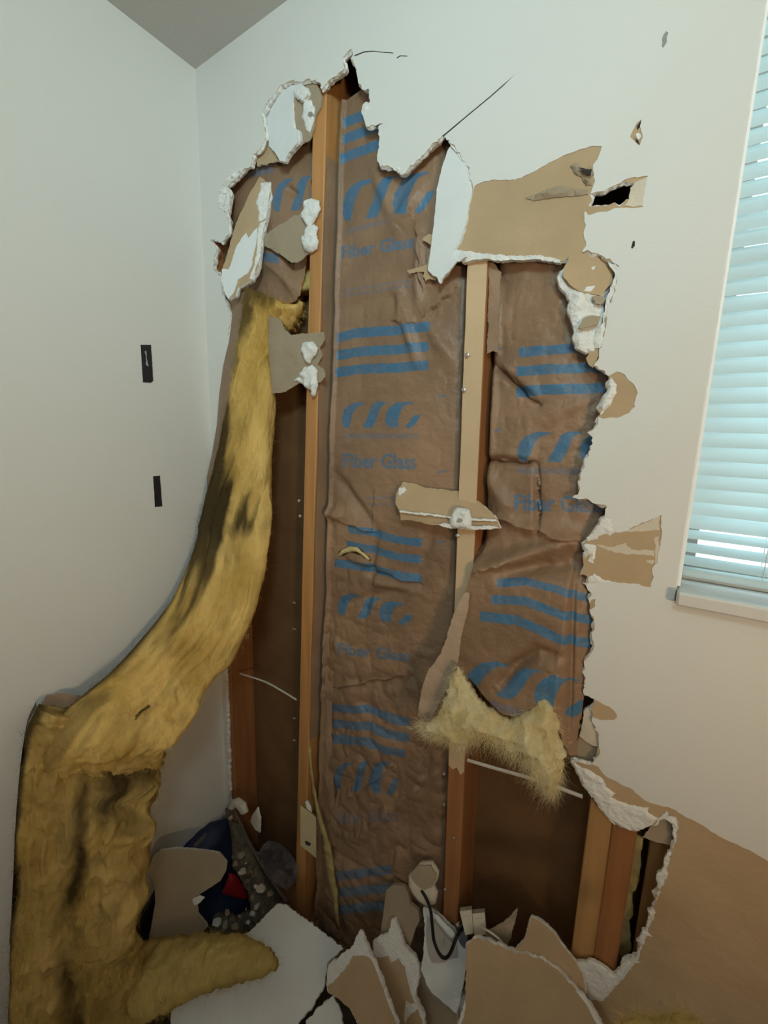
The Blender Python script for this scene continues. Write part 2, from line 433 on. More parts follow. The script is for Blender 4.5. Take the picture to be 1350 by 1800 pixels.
def wallbox(name, lo, hi, m):
    V, F = box(lo, hi); return struct(obj(name, V, F, m, origin=(0, 0, 0)))
wallbox('wall_left', (-.10, RY, 0), (0, .0, RZ), PAINT)
wallbox('wall_right', (RX, RY, 0), (RX + .1, .0, RZ), PAINT)
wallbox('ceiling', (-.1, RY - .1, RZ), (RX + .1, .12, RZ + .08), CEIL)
wallbox('floor', (-.1, RY - .1, -.08), (RX + .1, .12, 0), FLOORM)
# wall behind the camera, with a window opening
fl = Plane((0, RY, 0), (0, 1, 0)); fo = np.array([(-RX, 0), (0, 0), (0, RZ), (-RX, RZ)]); fw = np.array([(-2.6, 1.0), (-1.4, 1.0), (-1.4, 2.1), (-2.6, 2.1)])
v, f = triangulate([fo, fw], lambda c: inside(c, fo) & ~inside(c, fw))
V, F, M = extrude(v, f, fl, 0, -.1)
struct(obj('wall_front', V, F, [PAINT], None, None, origin=(0, 0, 0)))
def frame(name, parent, x0, x1, z0, z1, y0, y1, wd, m):
    V, F = [], []
    for lo, hi in (((x0, y0, z0), (x1, y1, z0 + wd)), ((x0, y0, z1 - wd), (x1, y1, z1)), ((x0, y0, z0 + wd), (x0 + wd, y1, z1 - wd)), ((x1 - wd, y0, z0 + wd), (x1, y1, z1 - wd))):
        a, b = box(lo, hi); F += [tuple(i + len(V) for i in q) for q in b]; V += a
    return obj(name, V, F, m, parent)
w2 = thing('window_2', 'plain window in the wall behind the viewer', 'window', (2.0, RY - .05, 1.0)); w2['kind'] = 'structure'
frame('window_frame', w2, 1.4, 2.6, 1.0, 2.1, RY - .08, RY - .02, .04, FRAMEM)
V, F = box((1.44, RY - .056, 1.04), (2.56, RY - .05, 2.06)); obj('pane', V, F, GLASS, w2)

# sheathing at the back of the wall cavity, open at the window
so = rect(-.1, RX + .1, -.05, RZ)
v, f = triangulate([so, win], lambda c: inside(c, so) & ~inside(c, win))
V, F, M = extrude(v, f, wallplane(.103), 0, -.012)
struct(obj('wall_sheathing', V, F, [SHEATH], None, origin=(0, 0, 0)))
# end of the cavity at the room corner
wallbox('wall_corner', (-.10, 0.0, 0), (-.012, .103, RZ), SHEATH)

# fittings that light the room (outside the frame); the floor lamp is an added warm fill
lt = thing('spotlight', 'tilted panel spotlight hanging from the ceiling above the viewer', 'lamp', (LAMP[0], LAMP[1], RZ))
_q = (AIM - LAMP).to_track_quat('-Z', 'Y').to_matrix()
def oriented(lo, hi, b=.004):
    V, F = bevbox(lo, hi, b); return [tuple(_q @ Vector(v) + LAMP) for v in V], F
V, F = oriented((-.19, -.14, .006), (.19, .14, .05)); obj('housing', V, F, FRAMEM, lt)
V, F = oriented((-.17, -.12, .002), (.17, .12, .006), .001); obj('diffuser', V, F, LAMPM, lt)
V, F = tube([LAMP + Vector((0, -.02, .03)), Vector((LAMP[0], LAMP[1], 2.36)), Vector((LAMP[0], LAMP[1], RZ - .001))], .012, 8); obj('stem', V, F, FRAMEM, lt)
fl_ = thing('added_fill_lamp', 'added warm fill globe on a pole with a light-cutting bowl, outside the picture', 'lamp', (2.15, -1.35, 0))
V, F = tube([(2.15, -1.35, .001), (2.15, -1.35, .02), (2.15, -1.35, .024)], [.14, .14, .02], 24); obj('base', V, F, FRAMEM, fl_)
V, F = tube([(2.15, -1.35, .02), (2.15, -1.35, .7), (2.15, -1.35, 1.190)], .011, 10); obj('added_lamp_pole', V, F, FRAMEM, fl_)
pr = [(.02 + .22 * k / 12, max(.004, .11 * math.sin(math.pi * k / 12))) for k in range(13)]
V, F = tube([(2.15, -1.35, 1.170 + h) for h, _ in pr], [r for _, r in pr], 20)
GLOBE = bpy.data.materials.new('warm_globe'); GLOBE.use_nodes = True
_b = GLOBE.node_tree.nodes['Principled BSDF']; _b.inputs['Emission Color'].default_value = (1.0, .72, .44, 1); _b.inputs['Emission Strength'].default_value = 125.0
obj('added_fill_globe', V, F, GLOBE, fl_, smooth=True)
V, F = tube([(2.15, -1.35, 1.130), (2.15, -1.35, 1.150), (2.15, -1.35, 1.175), (2.15, -1.35, 1.245), (2.15, -1.35, 1.240), (2.15, -1.35, 1.180)], [.02, .12, .19, .23, .222, .16], 28); obj('added_bowl', V, F, FRAMEM, fl_, smooth=True)  # bowl shaped to keep the added globe's light off the lower wall

# ---------------------------------------------------------------- window with sill and blind
x0, x1, z0, z1 = WIN
w1 = thing('window_1', 'window with marble sill behind a white blind', 'window', (1.6, .05, z0)); w1['kind'] = 'structure'
for nm, lo, hi in (('jamb', (x0 - .010, .0128, z0), (x0, .104, z1)), ('jamb', (x1, .0128, z0), (x1 + .010, .104, z1)), ('head', (x0, .0128, z1), (x1, .104, z1 + .010))):
    V, F = box(lo, hi); obj(nm, V, F, PAINT, w1)
frame('window_frame', w1, x0, x1, 1.325, z1, .076, .100, .022, FRAMEM)
V, F = box((x0 + .022, .078, 1.79), (x1 - .022, .096, 1.815)); obj('meeting_rail', V, F, FRAMEM, w1)
V, F = box((x0 + .02, .086, 1.345), (x1 - .02, .090, z1 - .02)); obj('pane', V, F, GLASS, w1)
V, F = bevbox((x0 + .002, -.021, 1.303), (x1 - .002, .100, 1.324), .003); obj('sill', V, F, SILL, w1)
V, F = bevbox((x0 + .003, .060, 1.324), (x1 - .003, .075, 1.340), .002); obj('track', V, F, FRAMEM, w1)

V, F = bevbox((x0 + .0006, .006, 1.326), (x0 + .0052, .020, z1), .001); obj('light_leak_strip', V, F, mat('light_leak_strip', (.9, .92, .92), .4, .02, 9, 0, 60, .4), w1)  # white strip standing in for light leaking past the blind's edge
bl = thing('window_blind', 'white horizontal mini blind, nearly closed, hanging in the window', 'blind', (1.6, .04, 1.33))
bx0, bx1, by = x0 + .0045, x1 - .009, .036
V, F = bevbox((bx0, by - .013, z1 - .03), (bx1, by + .013, z1 - .002), .002); obj('head_rail', V, F, SLATM, bl)
V, F = bevbox((bx0, by - .011, 1.338), (bx1, by + .011, 1.350), .003); obj('bottom_rail', V, F, SLATM, bl)
def slat_mesh(tilt):
    V, Fc = [], []; nx, nw = 24, 6
    ca, sa = math.cos(tilt), math.sin(tilt)
    for i in range(nx + 1):
        for j in range(nw + 1):
            s = (j / nw - .5) * .0255; cr = .0022 * (1 - (2 * j / nw - 1) ** 2)
            sag = -.0012 * math.sin(math.pi * ((i / nx * 3) % 1)) 
            V.append((bx0 + (bx1 - bx0) * i / nx, by + s * ca - cr * sa, s * sa + cr * ca + sag))
    n = len(V)
    Vb = [(a, b + .0004 * sa, c - .0004 * ca) for a, b, c in V]
    for i in range(nx):
        for j in range(nw):
            a = i * (nw + 1) + j; q = (a, a + nw + 1, a + nw + 2, a + 1)
            Fc.append(q); Fc.append(tuple(k + n for k in q[::-1]))
    return V + Vb, Fc
zc = z1 - .045; k = 0; cache = {}
rs = random.Random(5)
while zc > 1.36:
    tl = 68 if zc > 1.46 else (50 if zc > 1.42 else 22)
    tl = math.radians(tl)
    if tl not in cache:
        V, F = slat_mesh(tl); first = obj('slat', np.array(V) + (0, 0, zc), F, SLATM, bl, smooth=True, origin=(1.6, by, zc)); cache[tl] = first
    else:
        c = cache[tl].copy(); COL.objects.link(c); c.parent = bl; c.location = (0, by - .04, zc - 1.33 + rs.uniform(-.0006, .0006)); c.rotation_euler = (rs.uniform(-.012, .012), rs.uniform(-.0008, .0008), 0)
    zc -= .0208
for xx in (x0 + .10, x0 + .45, x1 - .10):
    for yy in (by - .0125, by + .0125):
        V, F = tube([(xx, yy, 1.35), (xx, yy, 1.8), (xx, yy, z1 - .03)], .0007, 5); obj('ladder_cord', V, F, CORDM, bl)

# scuff and dent fillings on the back wall
GREY = mat('grey_scuff', (.36, .37, .36), .8, .3, 60, .2, 120, .1)
DARKD = mat('dark_gap_shade', (.06, .055, .05), .9, .4, 60, .3, 120, .1)  # dark colour for the shade inside cracks, dents and small openings
piece('scuff_mark', wall_back, SCUFF, W0, .0004, GREY, lift=.0003, seed=2)
piece('dent_chip', wall_back, [(1117, 236), (1122, 233), (1128, 240), (1122, 246)], W0, .0008, GYP, lift=.0002, seed=3)
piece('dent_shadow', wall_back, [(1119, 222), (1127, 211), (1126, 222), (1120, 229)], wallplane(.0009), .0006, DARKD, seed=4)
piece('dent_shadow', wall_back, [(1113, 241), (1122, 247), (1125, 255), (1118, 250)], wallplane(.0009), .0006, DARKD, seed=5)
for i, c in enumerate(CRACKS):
    piece('crack_shade', wall_back, c, wallplane(.0008), .0005, DARKD, seed=30 + i, amp=.0002)  # dark slivers paint the shade in the crack gaps
# white layers on the peeled places
SK = wallplane(.0009)
for i, p in enumerate([
  [(1048, 957), (1080, 962), (1100, 954), (1102, 960), (1110, 966), (1150, 968), (1151, 978), (1120, 975), (1085, 972), (1060, 963)],
  [(1150, 946), (1157, 942), (1160, 960), (1156, 985), (1150, 998), (1152, 975), (1153, 958)],
  [(1136, 985), (1150, 984), (1148, 992), (1138, 989)],
  [(1068, 937), (1095, 934), (1122, 924), (1161, 907), (1158, 922), (1160, 932), (1100, 934)]]):
    piece('torn_white_paper', wall_back, p, SK, .0006, CREAM, seed=40 + i)
for i, (p, h) in enumerate([
  ([(1073, 663), (1080, 672), (1084, 690), (1076, 704), (1062, 722), (1054, 730), (1055, 712), (1060, 700), (1068, 686)], .004),
  ([(1005, 1338), (1022, 1350), (1042, 1358), (1058, 1368), (1066, 1384), (1083, 1396), (1074, 1402), (1085, 1408), (1110, 1416), (1141, 1420), (1140, 1430), (1150, 1436), (1164, 1437), (1152, 1444), (1142, 1453), (1118, 1461), (1092, 1455), (1068, 1438), (1052, 1420), (1044, 1404), (1024, 1382)], .004),
  ([(1025, 958), (1036, 957), (1048, 960), (1046, 976), (1044, 990), (1034, 986), (1040, 975), (1027, 982)], .003),
  ([(1036, 1013), (1045, 1008), (1058, 1018), (1076, 1023), (1060, 1026), (1034, 1024)], .002),
  ([(1024, 1025), (1036, 1027), (1048, 1029), (1044, 1036), (1034, 1036)], .003),
  ([(1162, 1436), (1180, 1436), (1190, 1438), (1189, 1470), (1186, 1486), (1182, 1470), (1182, 1450), (1174, 1444)], .003),
  ([(1186, 1484), (1180, 1500), (1172, 1527), (1172, 1545), (1158, 1567), (1153, 1545), (1154, 1537), (1164, 1530), (1172, 1505)], .003),
  ([(1150, 1600), (1138, 1601), (1141, 1622), (1150, 1614)], .004),
  ([(1128, 1636), (1136, 1636), (1147, 1648), (1138, 1646), (1130, 1662), (1118, 1655), (1124, 1650)], .004),
  ([(1010, 1691), (1044, 1691), (1062, 1702), (1077, 1714), (1085, 1706), (1100, 1688), (1114, 1690), (1128, 1692), (1110, 1696), (1100, 1706), (1090, 1722), (1081, 1734), (1061, 1756), (1036, 1758), (1020, 1730)], .004),
  ([(1030, 945), (1042, 938), (1047, 940), (1050, 925), (1068, 900), (1078, 916), (1081, 932), (1072, 942), (1060, 938), (1050, 948), (1034, 952)], .0025),
  ([(1043, 1152), (1054, 1154), (1062, 1158), (1050, 1160)], .002),
  ([(697, 300), (707, 308), (712, 300), (700, 292), (690, 293)], .003),
  ([(636, 191), (641, 181), (652, 183), (648, 196), (640, 204)], .003)]):
    piece('exposed_gypsum', wall_back, p, W0, .006, GYP, grid=.004, hfun=dome(h * .8, 90, .5, .006, i), lift=-.001, seed=60 + i, amp=.0018)
# crumbled fringe along the left rim
piece('exposed_gypsum', wall_back, [(398, 327), (415, 313), (429, 297), (424, 295), (408, 304), (396, 314), (388, 330), (384, 345), (380, 358), (388, 368), (398, 374), (402, 358), (403, 340)], W0, .004, GYP, grid=.004, hfun=dome(.005, 110, .9, .006, 9), lift=-.001, seed=91, amp=.003)

# ---------------------------------------------------------------- studs
def stud(name, label, xs, z0, z1, m, face=T + .0006, wd=.038):
    """xs: x of the left arris at the foot and at the head"""
    n = 24; V, F = [], []
    t = thing(name, label, 'stud', (xs[0] + wd / 2, face + .044, z0))
    for k in range(n + 1):
        s = k / n; x = xs[0] + (xs[1] - xs[0]) * s + .0008 * math.sin(9 * s + xs[0] * 40); z = z0 + (z1 - z0) * s; c = .0022
        sec = [(x + c, face), (x + wd - c, face), (x + wd, face + c), (x + wd, face + .0885), (x, face + .0885), (x, face + c)]
        V += [(a, b, z) for a, b in sec]
    for k in range(n):
        for j in range(6):
            j2 = (j + 1) % 6; F.append((k * 6 + j, k * 6 + j2, k * 6 + 6 + j2, k * 6 + 6 + j))
    F += [tuple(range(6))[::-1], tuple(n * 6 + j for j in range(6))]
    obj('timber', V, F, m, t)
    return t
FACE = T + .0006
def sx(px, py): return at(px, py, 1, FACE)[0]
ls0, ls1 = at(518, 1590, 1, FACE), at(548, 250, 1, FACE)
lz = lambda p, q, z: p[0] + (q[0] - p[0]) * (z - p[2]) / (q[2] - p[2])
PLATE = .040
stud_l = stud('wall_stud', 'orange-brown stud with plaster blobs, left of the middle insulation bay', (lz(ls0, ls1, PLATE), lz(ls0, ls1, 2.40)), PLATE, 2.40, WOOD_L)
ms0, ms1 = at(778, 1600, 1, FACE), at(822, 460, 1, FACE)
stud_m = stud('wall_stud', 'pale stud carrying a drywall chunk, between the two printed bays', (lz(ms0, ms1, PLATE), lz(ms0, ms1, 2.40)), PLATE, 2.40, WOOD_D)
zb = at(790, 1345, 1, FACE)[2]; zu = at(830, 400, 1, FACE)[2]; _l = lambda z: lz(ms0, ms1, z)
piece('stuck_paper', stud_m, [(_l(zb) + .001, zb), (_l(zb) + .012, zb - .006), (_l(zb) + .02, zb + .004), (_l(zb) + .030, zb - .010), (_l(zb) + .0375, zb + .002), (_l(zu) + .0375, zu), (_l(zu) + .0005, zu)], wallplane(FACE - .0008), .0007,
      [mat('pale_stuck_paper', (.66, .48, .30), .8, .12, 9, .08, 120, .2)], uv=True, amp=.0003, step=.02, seed=4)
stud_c = stud('wall_stud', 'dark red-brown stud in the room corner behind hanging insulation', (-.008, -.006), PLATE, 2.40, WOOD_D)
rx = at(1020, 1540, 1, FACE)[0]
stud_r = stud('wall_stud', 'amber stud at the lower right of the hole, nearer the middle', (rx, rx), PLATE, 2.40, WOOD_R)
stud_j = stud('wall_stud', 'reddish stud doubled against the amber stud at the lower right', (rx + .0395, rx + .0395), PLATE, 1.29, WOOD_D)
stud_k = stud('wall_stud', 'set-back brown stud beside the yellow strip at the far lower right', (rx + .098, rx + .098), PLATE, 1.29, WOOD_R, face=.045)
V, F = bevbox((-.012, FACE, .0), (RX, .102, .039), .002)
tag(obj('bottom_plate', V, F, WOOD_D), 'horizontal timber plate on the floor under the studs', 'timber')
V, F = bevbox((-.012, FACE, 2.401), (RX, .102, RZ), .002)
tag(obj('top_plate', V, F, WOOD_D), 'horizontal timber plate above the studs under the ceiling', 'timber')

def nail(parent, px, py, y=FACE, r=.0042, side=False, m=METAL):
    p = at(px, py, 1, y)
    a = np.array([-1., -.25, 0]) if side else np.array([.05, -1, .08])
    a /= np.linalg.norm(a)
    prof = [(0, .0016), (.006, .0016), (.0065, r), (.0085, r * .95), (.0095, r * .4)]
    P = [p + a * (h - .002) for h, _ in prof]
    V, F = tube(P, [q for _, q in prof], 10)
    return obj('nail', V, F, m, parent, smooth=False)
for q in ((823, 625), (817, 686), (806, 941)): nail(stud_m, *q)
for q in ((782, 1358), (782, 1412), (800, 1470), (784, 1560)): nail(stud_m, *q, r=.003)
for q in ((528, 880), (530, 907)): nail(stud_l, *q)
for q in ((519, 1060), (519, 1106), (519, 1263), (519, 1302)): nail(stud_l, *q, side=True, r=.003)

# ---------------------------------------------------------------- kraft faced insulation in the bays
def on_arr(P, h):
    P = np.asarray(P, float)
    D = _r2[None] * ((P[:, :1] - 675) / FPX) - _u2[None] * ((P[:, 1:2] - 900) / FPX) + _f[None]
    y = np.full(len(P), .03)
    for _ in range(12):
        q = CAM + D * ((y - CAM[1]) / D[:, 1])[:, None]; y = .5 * y + .5 * h(q[:, 0], q[:, 2])
    return CAM + D * ((y - CAM[1]) / D[:, 1])[:, None]
def on(px, py, h): return on_arr([(px, py)], h)[0]
def gauss_seg(x, z, a, b, wd):
    ab = np.array([b[0] - a[0], b[1] - a[1]]); L = ab @ ab + 1e-12
    t = np.clip(((x - a[0]) * ab[0] + (z - a[1]) * ab[1]) / L, 0, 1)
    d2 = (x - a[0] - t * ab[0]) ** 2 + (z - a[1] - t * ab[1]) ** 2
    return np.exp(-d2 / (2 * wd * wd)) * np.sin(np.clip(t, .04, .96) * math.pi) ** .5
def step_seg(x, z, a, b, wd):
    ab = np.array([b[0] - a[0], b[1] - a[1]]); L = math.sqrt(ab @ ab) + 1e-9
    t = ((x - a[0]) * ab[0] + (z - a[1]) * ab[1]) / (L * L); d = ((z - a[1]) * ab[0] - (x - a[0]) * ab[1]) / L + .0025 * np.sin(t * 19)
    tp = np.clip(np.minimum(t, 1 - t) * 6, 0, 1)
    return np.where(d > 0, np.exp(-d / wd), -.35 * np.exp(d / (wd * .6))) * tp
def seg_list(lst, Y):
    out = []
    for (p, q, amp, wd) in lst:
        a, b = at(*p, 1, Y), at(*q, 1, Y); out.append(((a[0], a[2]), (b[0], b[2]), amp, wd))
    return out

def text_tris(body):
    cu = bpy.data.curves.new('lettering', 'FONT'); cu.body = body; cu.size = 1; cu.resolution_u = 3; cu.offset = .032
    to = bpy.data.objects.new('lettering', cu); COL.objects.link(to)
    dg = bpy.context.evaluated_depsgraph_get(); me = bpy.data.meshes.new_from_object(to.evaluated_get(dg))
    me.calc_loop_triangles()
    v = np.array([p.co[:2] for p in me.vertices]); t = np.array([list(q.vertices) for q in me.loop_triangles])
    bpy.data.objects.remove(to); bpy.data.curves.remove(cu); bpy.data.meshes.remove(me)
    v[:, 0] = (v[:, 0] - v[:, 0].min()) / (v[:, 0].max() - v[:, 0].min()); v[:, 1] = (v[:, 1] - v[:, 1].min()) / (v[:, 1].max() - v[:, 1].min())
    return v, t
TXT = text_tris('Fiber Glass')
# letter marks of the printed logo, in a unit box (x right, y up)
LOGO = [
 [(.26, 1.0), (.16, 1.0), (.07, .88), (.02, .70), (.0, .45), (.01, .2), (.04, .05), (.10, .03), (.115, .25), (.13, .50), (.16, .72), (.20, .86), (.30, .95)],
 [(.52, 1.0), (.42, 1.0), (.37, .86), (.345, .62), (.32, .38), (.27, .06), (.30, .02), (.39, .03), (.425, .22), (.455, .5), (.48, .78), (.51, .90), (.58, .96)],
 [(.82, .97), (.68, .97), (.60, .80), (.555, .55), (.55, .32), (.58, .10), (.62, .03), (.72, .03), (.715, .30), (.735, .58), (.765, .78), (.80, .86), (.90, .92), (.88, .97)],
 [(1.0, .50), (.92, .47), (.87, .30), (.81, .06), (.86, -.02), (.92, .08), (.97, .28)]]
def quadmap(q):
    tl, tr, br, bl_ = [np.array(p, float) for p in q]
    return lambda s, t: (1 - t) * ((1 - s) * bl_ + s * br) + t * ((1 - s) * tl + s * tr)
def ink_stripe(x0, ya, x1, yb, hgt, st=.95):     # slanted bar, top edge from (x0, ya) to (x1, yb)
    n = 6; top = [(x0 + (x1 - x0) * k / n, ya + (yb - ya) * k / n) for k in range(n + 1)]
    return ('poly', top + [(x, y + hgt) for x, y in top[::-1]], st)
def ink_band(top, hgt, st=.95): return ('poly', list(top) + [(x, y + hgt) for x, y in top[::-1]], st)
def ink_logo(q, st=.95):
    m = quadmap(q); out = []
    for poly in LOGO: out.append(('poly', [tuple(m(a, b)) for a, b in poly], st))
    return out
def ink_text(q, st=.6): return [('text', quadmap(q), st)]

def kraft(name, parent, x0, x1, z0, z1, h, inks, clip=None, step=.0017, cut=None, thick=True):
    nx, nz = int((x1 - x0) / step), int((z1 - z0) / step)
    X, Z = np.meshgrid(np.linspace(x0, x1, nx + 1), np.linspace(z0, z1, nz + 1)); X = X.ravel(); Z = Z.ravel()
    P2 = np.c_[X, Z]
    ink = np.zeros(len(X))
    def paint(poly, st):
        lo, hi = poly.min(0), poly.max(0)
        m = np.where((X >= lo[0]) & (X <= hi[0]) & (Z >= lo[1]) & (Z <= hi[1]))[0]
        if len(m):
            k = m[inside(P2[m], poly)]; ink[k] = np.maximum(ink[k], st)
    for it in inks:
        if it[0] == 'poly':
            paint(on_arr(it[1], h)[:, [0, 2]], it[2])
        else:
            v, t = TXT; q = on_arr([it[1](a, b) for a, b in v], h)[:, [0, 2]]
            for tri in t: paint(q[tri], it[2])
    Y = h(X, Z)
    F = np.arange((nx + 1) * (nz + 1)).reshape(nz + 1, nx + 1)
    Q = np.stack([F[:-1, :-1], F[:-1, 1:], F[1:, 1:], F[1:, :-1]], -1).reshape(-1, 4)
    keepv = np.ones(len(X), bool)
    if clip is not None: keepv &= inside(P2, clip)
    if cut is not None:
        for c in cut: keepv &= ~inside(P2, c)
    Q = Q[keepv[Q].all(1)]
    us = np.unique(Q); rm = -np.ones(len(X), int); rm[us] = np.arange(len(us))
    V = np.c_[X, Y, Z][us]
    return obj(name, V, rm[Q], KRAFT, parent, smooth=True, attrs={'ink': ink[us]})
def fill(name, parent, x0, x1, z0, z1, h, m, depth=.09, step=.012, off=.022):
    nx, nz = max(2, int((x1 - x0) / step)), max(2, int((z1 - z0) / step))
    X, Z = np.meshgrid(np.linspace(x0, x1, nx + 1), np.linspace(z0, z1, nz + 1)); X = X.ravel(); Z = Z.ravel()
    Y = np.minimum(h(X, Z) + off, depth - .004); n = len(X)
    V = np.r_[np.c_[X, Y, Z], np.c_[X, np.full(n, depth), Z]]
    G = np.arange(n).reshape(nz + 1, nx + 1)
    Q = np.stack([G[:-1, :-1], G[:-1, 1:], G[1:, 1:], G[1:, :-1]], -1).reshape(-1, 4).tolist()
    Q += [[i + n for i in q[::-1]] for q in Q]
    ring = list(G[0]) + list(G[1:, -1]) + list(G[-1, -2::-1]) + list(G[-2:0, :][:, 0][::1] if nz < 2 else G[-2:0:-1, 0])
    for a, b in zip(ring, ring[1:] + ring[:1]): Q.append([int(b), int(a), int(a) + n, int(b) + n])
    return obj(name, V, Q, m, parent, smooth=True, attrs={'stain_shade': np.zeros(len(V))})

# --- middle bay
lx = lambda z: lz(ls0, ls1, z) + .039
mx_ = lambda z: lz(ms0, ms1, z)
segC = seg_list([((590, 835), (665, 935), .016, .010), ((665, 935), (640, 1100), .010, .008), ((700, 500), (735, 640), -.012, .008), ((600, 1060), (740, 1030), .010, .010), ((565, 900), (610, 905), -.016, .010),
  ((570, 1200), (720, 1190), .012, .012), ((610, 990), (690, 1010), .012, .007), ((650, 1020), (740, 1040), -.010, .008), ((575, 1400), (700, 1330), .012, .012), ((620, 1480), (760, 1360), -.010, .010), ((590, 1500), (700, 1560), .012, .010),
  ((590, 540), (750, 520), .004, .012), ((735, 395), (738, 545), -.010, .007), ((660, 300), (700, 400), -.010, .010), ((700, 400), (745, 330), -.014, .012), ((745, 560), (800, 640), -.010, .010), ((770, 880), (740, 1000), .010, .010)], .03)
stepC = seg_list([((575, 905), (668, 940), -.008, .02), ((735, 390), (745, 520), -.008, .02), ((610, 980), (745, 1030), -.010, .02), ((665, 860), (655, 940), -.006, .015), ((580, 1210), (720, 1185), -.009, .025), ((745, 560), (805, 500), -.010, .03), ((590, 1420), (700, 1340), -.008, .02), ((690, 565), (735, 572), -.006, .012)], .03)
def hC(x, z):
    a, b = lx(z), mx_(z); s = np.clip((x - a) / (b - a), 0, 1)
    y = .046 - .024 * np.sin(math.pi * np.clip(s, 0, 1)) ** .6
    y = y + .045 * np.exp(-((x - a) / .013) ** 2) + .03 * np.exp(-((x - b) / .010) ** 2)
    y = y - .010 * np.exp(-((x - a - .030) / .006) ** 2)
    for p, q, am, wd in segC: y = y + am * gauss_seg(x, z, p, q, wd)
    for p, q, am, wd in stepC: y = y + am * step_seg(x, z, p, q, wd)
    pts = np.c_[x, z, np.zeros_like(x)]
    low = np.clip((1.35 - z) / .6, 0, 1)
    y = y + (.0025 + .005 * low) * fbm(pts, (14, 9, 1), 3, 21) + (.001 + .0035 * low) * fbm(pts, (24, 20, 1), 2, 33, True)
    return np.clip(y, .012, .098)
inkC = []
inkC += [ink_stripe(603, 207, 650, 190, 18), ink_stripe(603, 236, 670, 212, 18), ink_stripe(598, 270, 672, 243, 18)]
inkC += ink_logo([(605, 322), (772, 296), (758, 372), (600, 392)])
inkC += [ink_stripe(606, 404, 680, 384, 9, .3)]
inkC += ink_text([(600, 432), (728, 412), (728, 435), (600, 456)], .75)
inkC += [ink_stripe(600, 510, 726, 490, 5, .28), ink_stripe(600, 519, 726, 499, 5, .28)]
inkC += [ink_band([(592, 585), (625, 577), (690, 573), (756, 565)], 17), ink_band([(592, 616), (640, 609), (700, 606), (753, 600)], 17), ink_band([(590, 646), (640, 640), (700, 638), (753, 633)], 17)]
inkC += ink_logo([(602, 708), (742, 705), (738, 752), (600, 754)])
inkC += [ink_stripe(604, 762, 735, 762, 9, .33)] + ink_text([(603, 797), (732, 797), (732, 826), (603, 822)], .75)
inkC += [ink_stripe(640, 872, 700, 872, 6, .3), ink_stripe(640, 884, 700, 884, 5, .25)]
inkC += [ink_band([(612, 922), (650, 928), (700, 942), (742, 947)], 14), ink_band([(610, 950), (650, 958), (700, 972), (742, 976)], 14), ink_band([(588, 982), (650, 990), (700, 1004), (742, 1010)], 14)]
inkC += ink_logo([(595, 1040), (728, 1062), (724, 1100), (592, 1082)]) + ink_text([(594, 1130), (722, 1142), (720, 1164), (594, 1150)], .75)
inkC += [ink_band([(580, 1236), (640, 1238), (720, 1262)], 15, .8), ink_band([(580, 1264), (640, 1268), (720, 1290)], 15, .8), ink_band([(582, 1290), (640, 1296), (712, 1318)], 15, .8)]
inkC += ink_logo([(588, 1342), (700, 1336), (702, 1400), (586, 1388)], .85) + ink_text([(588, 1428), (700, 1420), (700, 1444), (588, 1450)], .4)
inkC += [ink_stripe(592, 1532, 690, 1520, 16, .7), ink_stripe(594, 1562, 690, 1552, 16, .7), ink_stripe(596, 1592, 690, 1582, 16, .7)]
inkC += [ink_stripe(768, 695, 785, 693, 4, .6), ink_stripe(768, 828, 785, 826, 4, .6), ink_stripe(766, 951, 784, 950, 4, .6)]
ZTOP = at(615, 168, 1, .03)[2]
tear = np.array([on(a, b, hC)[[0, 2]] for a, b in [(594, 970), (612, 961), (632, 963), (648, 978), (652, 986), (636, 976), (616, 970), (600, 978)]])
bC = thing('insulation_batt', 'long kraft-faced insulation batt with blue print filling the middle bay', 'insulation', (.6, .06, PLATE))
kraft('kraft_facing', bC, lx(PLATE) + .0, mx_(PLATE) + .01, PLATE + .001, ZTOP, hC, inkC, cut=[tear],
      clip=np.array([(lx(PLATE) + .0005, PLATE), (mx_(PLATE) - .0005, PLATE), (mx_(ZTOP) - .0005, ZTOP), (lx(ZTOP) + .0005, ZTOP)]))
fill('fibreglass_fill', bC, lx(2.1) + .002, mx_(PLATE) - .03, PLATE + .002, ZTOP - .01, hC, YELLOW, .100)
def lump(name, parent, pts, rad, m, seed=1, amp=.5, sides=20, flat=1.0, sub=6, stain_shade=0, scale=40, origin=None):
    """soft ragged roll following a path"""
    P = smoothpath(pts, sub); n = len(P); R = np.interp(np.linspace(0, 1, n), np.linspace(0, 1, len(rad)), rad)
    V, F = tube(P, R, sides, flat); V = np.array(V); C = np.repeat(P, sides, 0); d = V - C
    V = C + d * (1 + amp * fbm(V, scale, 4, seed))[:, None]
    return obj(name, V, F, m, parent, smooth=True, attrs={'stain_shade': np.full(len(V), stain_shade)}, origin=origin)
lump('torn_fluff', bC, [on(596, 976, hC) + (0, -.001, 0), on(612, 965, hC) + (0, -.003, 0), on(632, 968, hC) + (0, -.003, 0), on(650, 984, hC) + (0, -.001, 0)], [.002, .006, .005, .002], PALE, 3, .6, scale=120)
# paper flange beside the left stud
piece('stapling_flange', bC, [(579, 1105), (583, 1200), (584, 1330), (590, 1430), (600, 1480), (594, 1500), (582, 1440), (574, 1340), (572, 1200), (572, 1120)], wallplane(.030), .001, KRAFT_P, grid=.012, hfun=ripple(.003, 30, 2), seed=9)

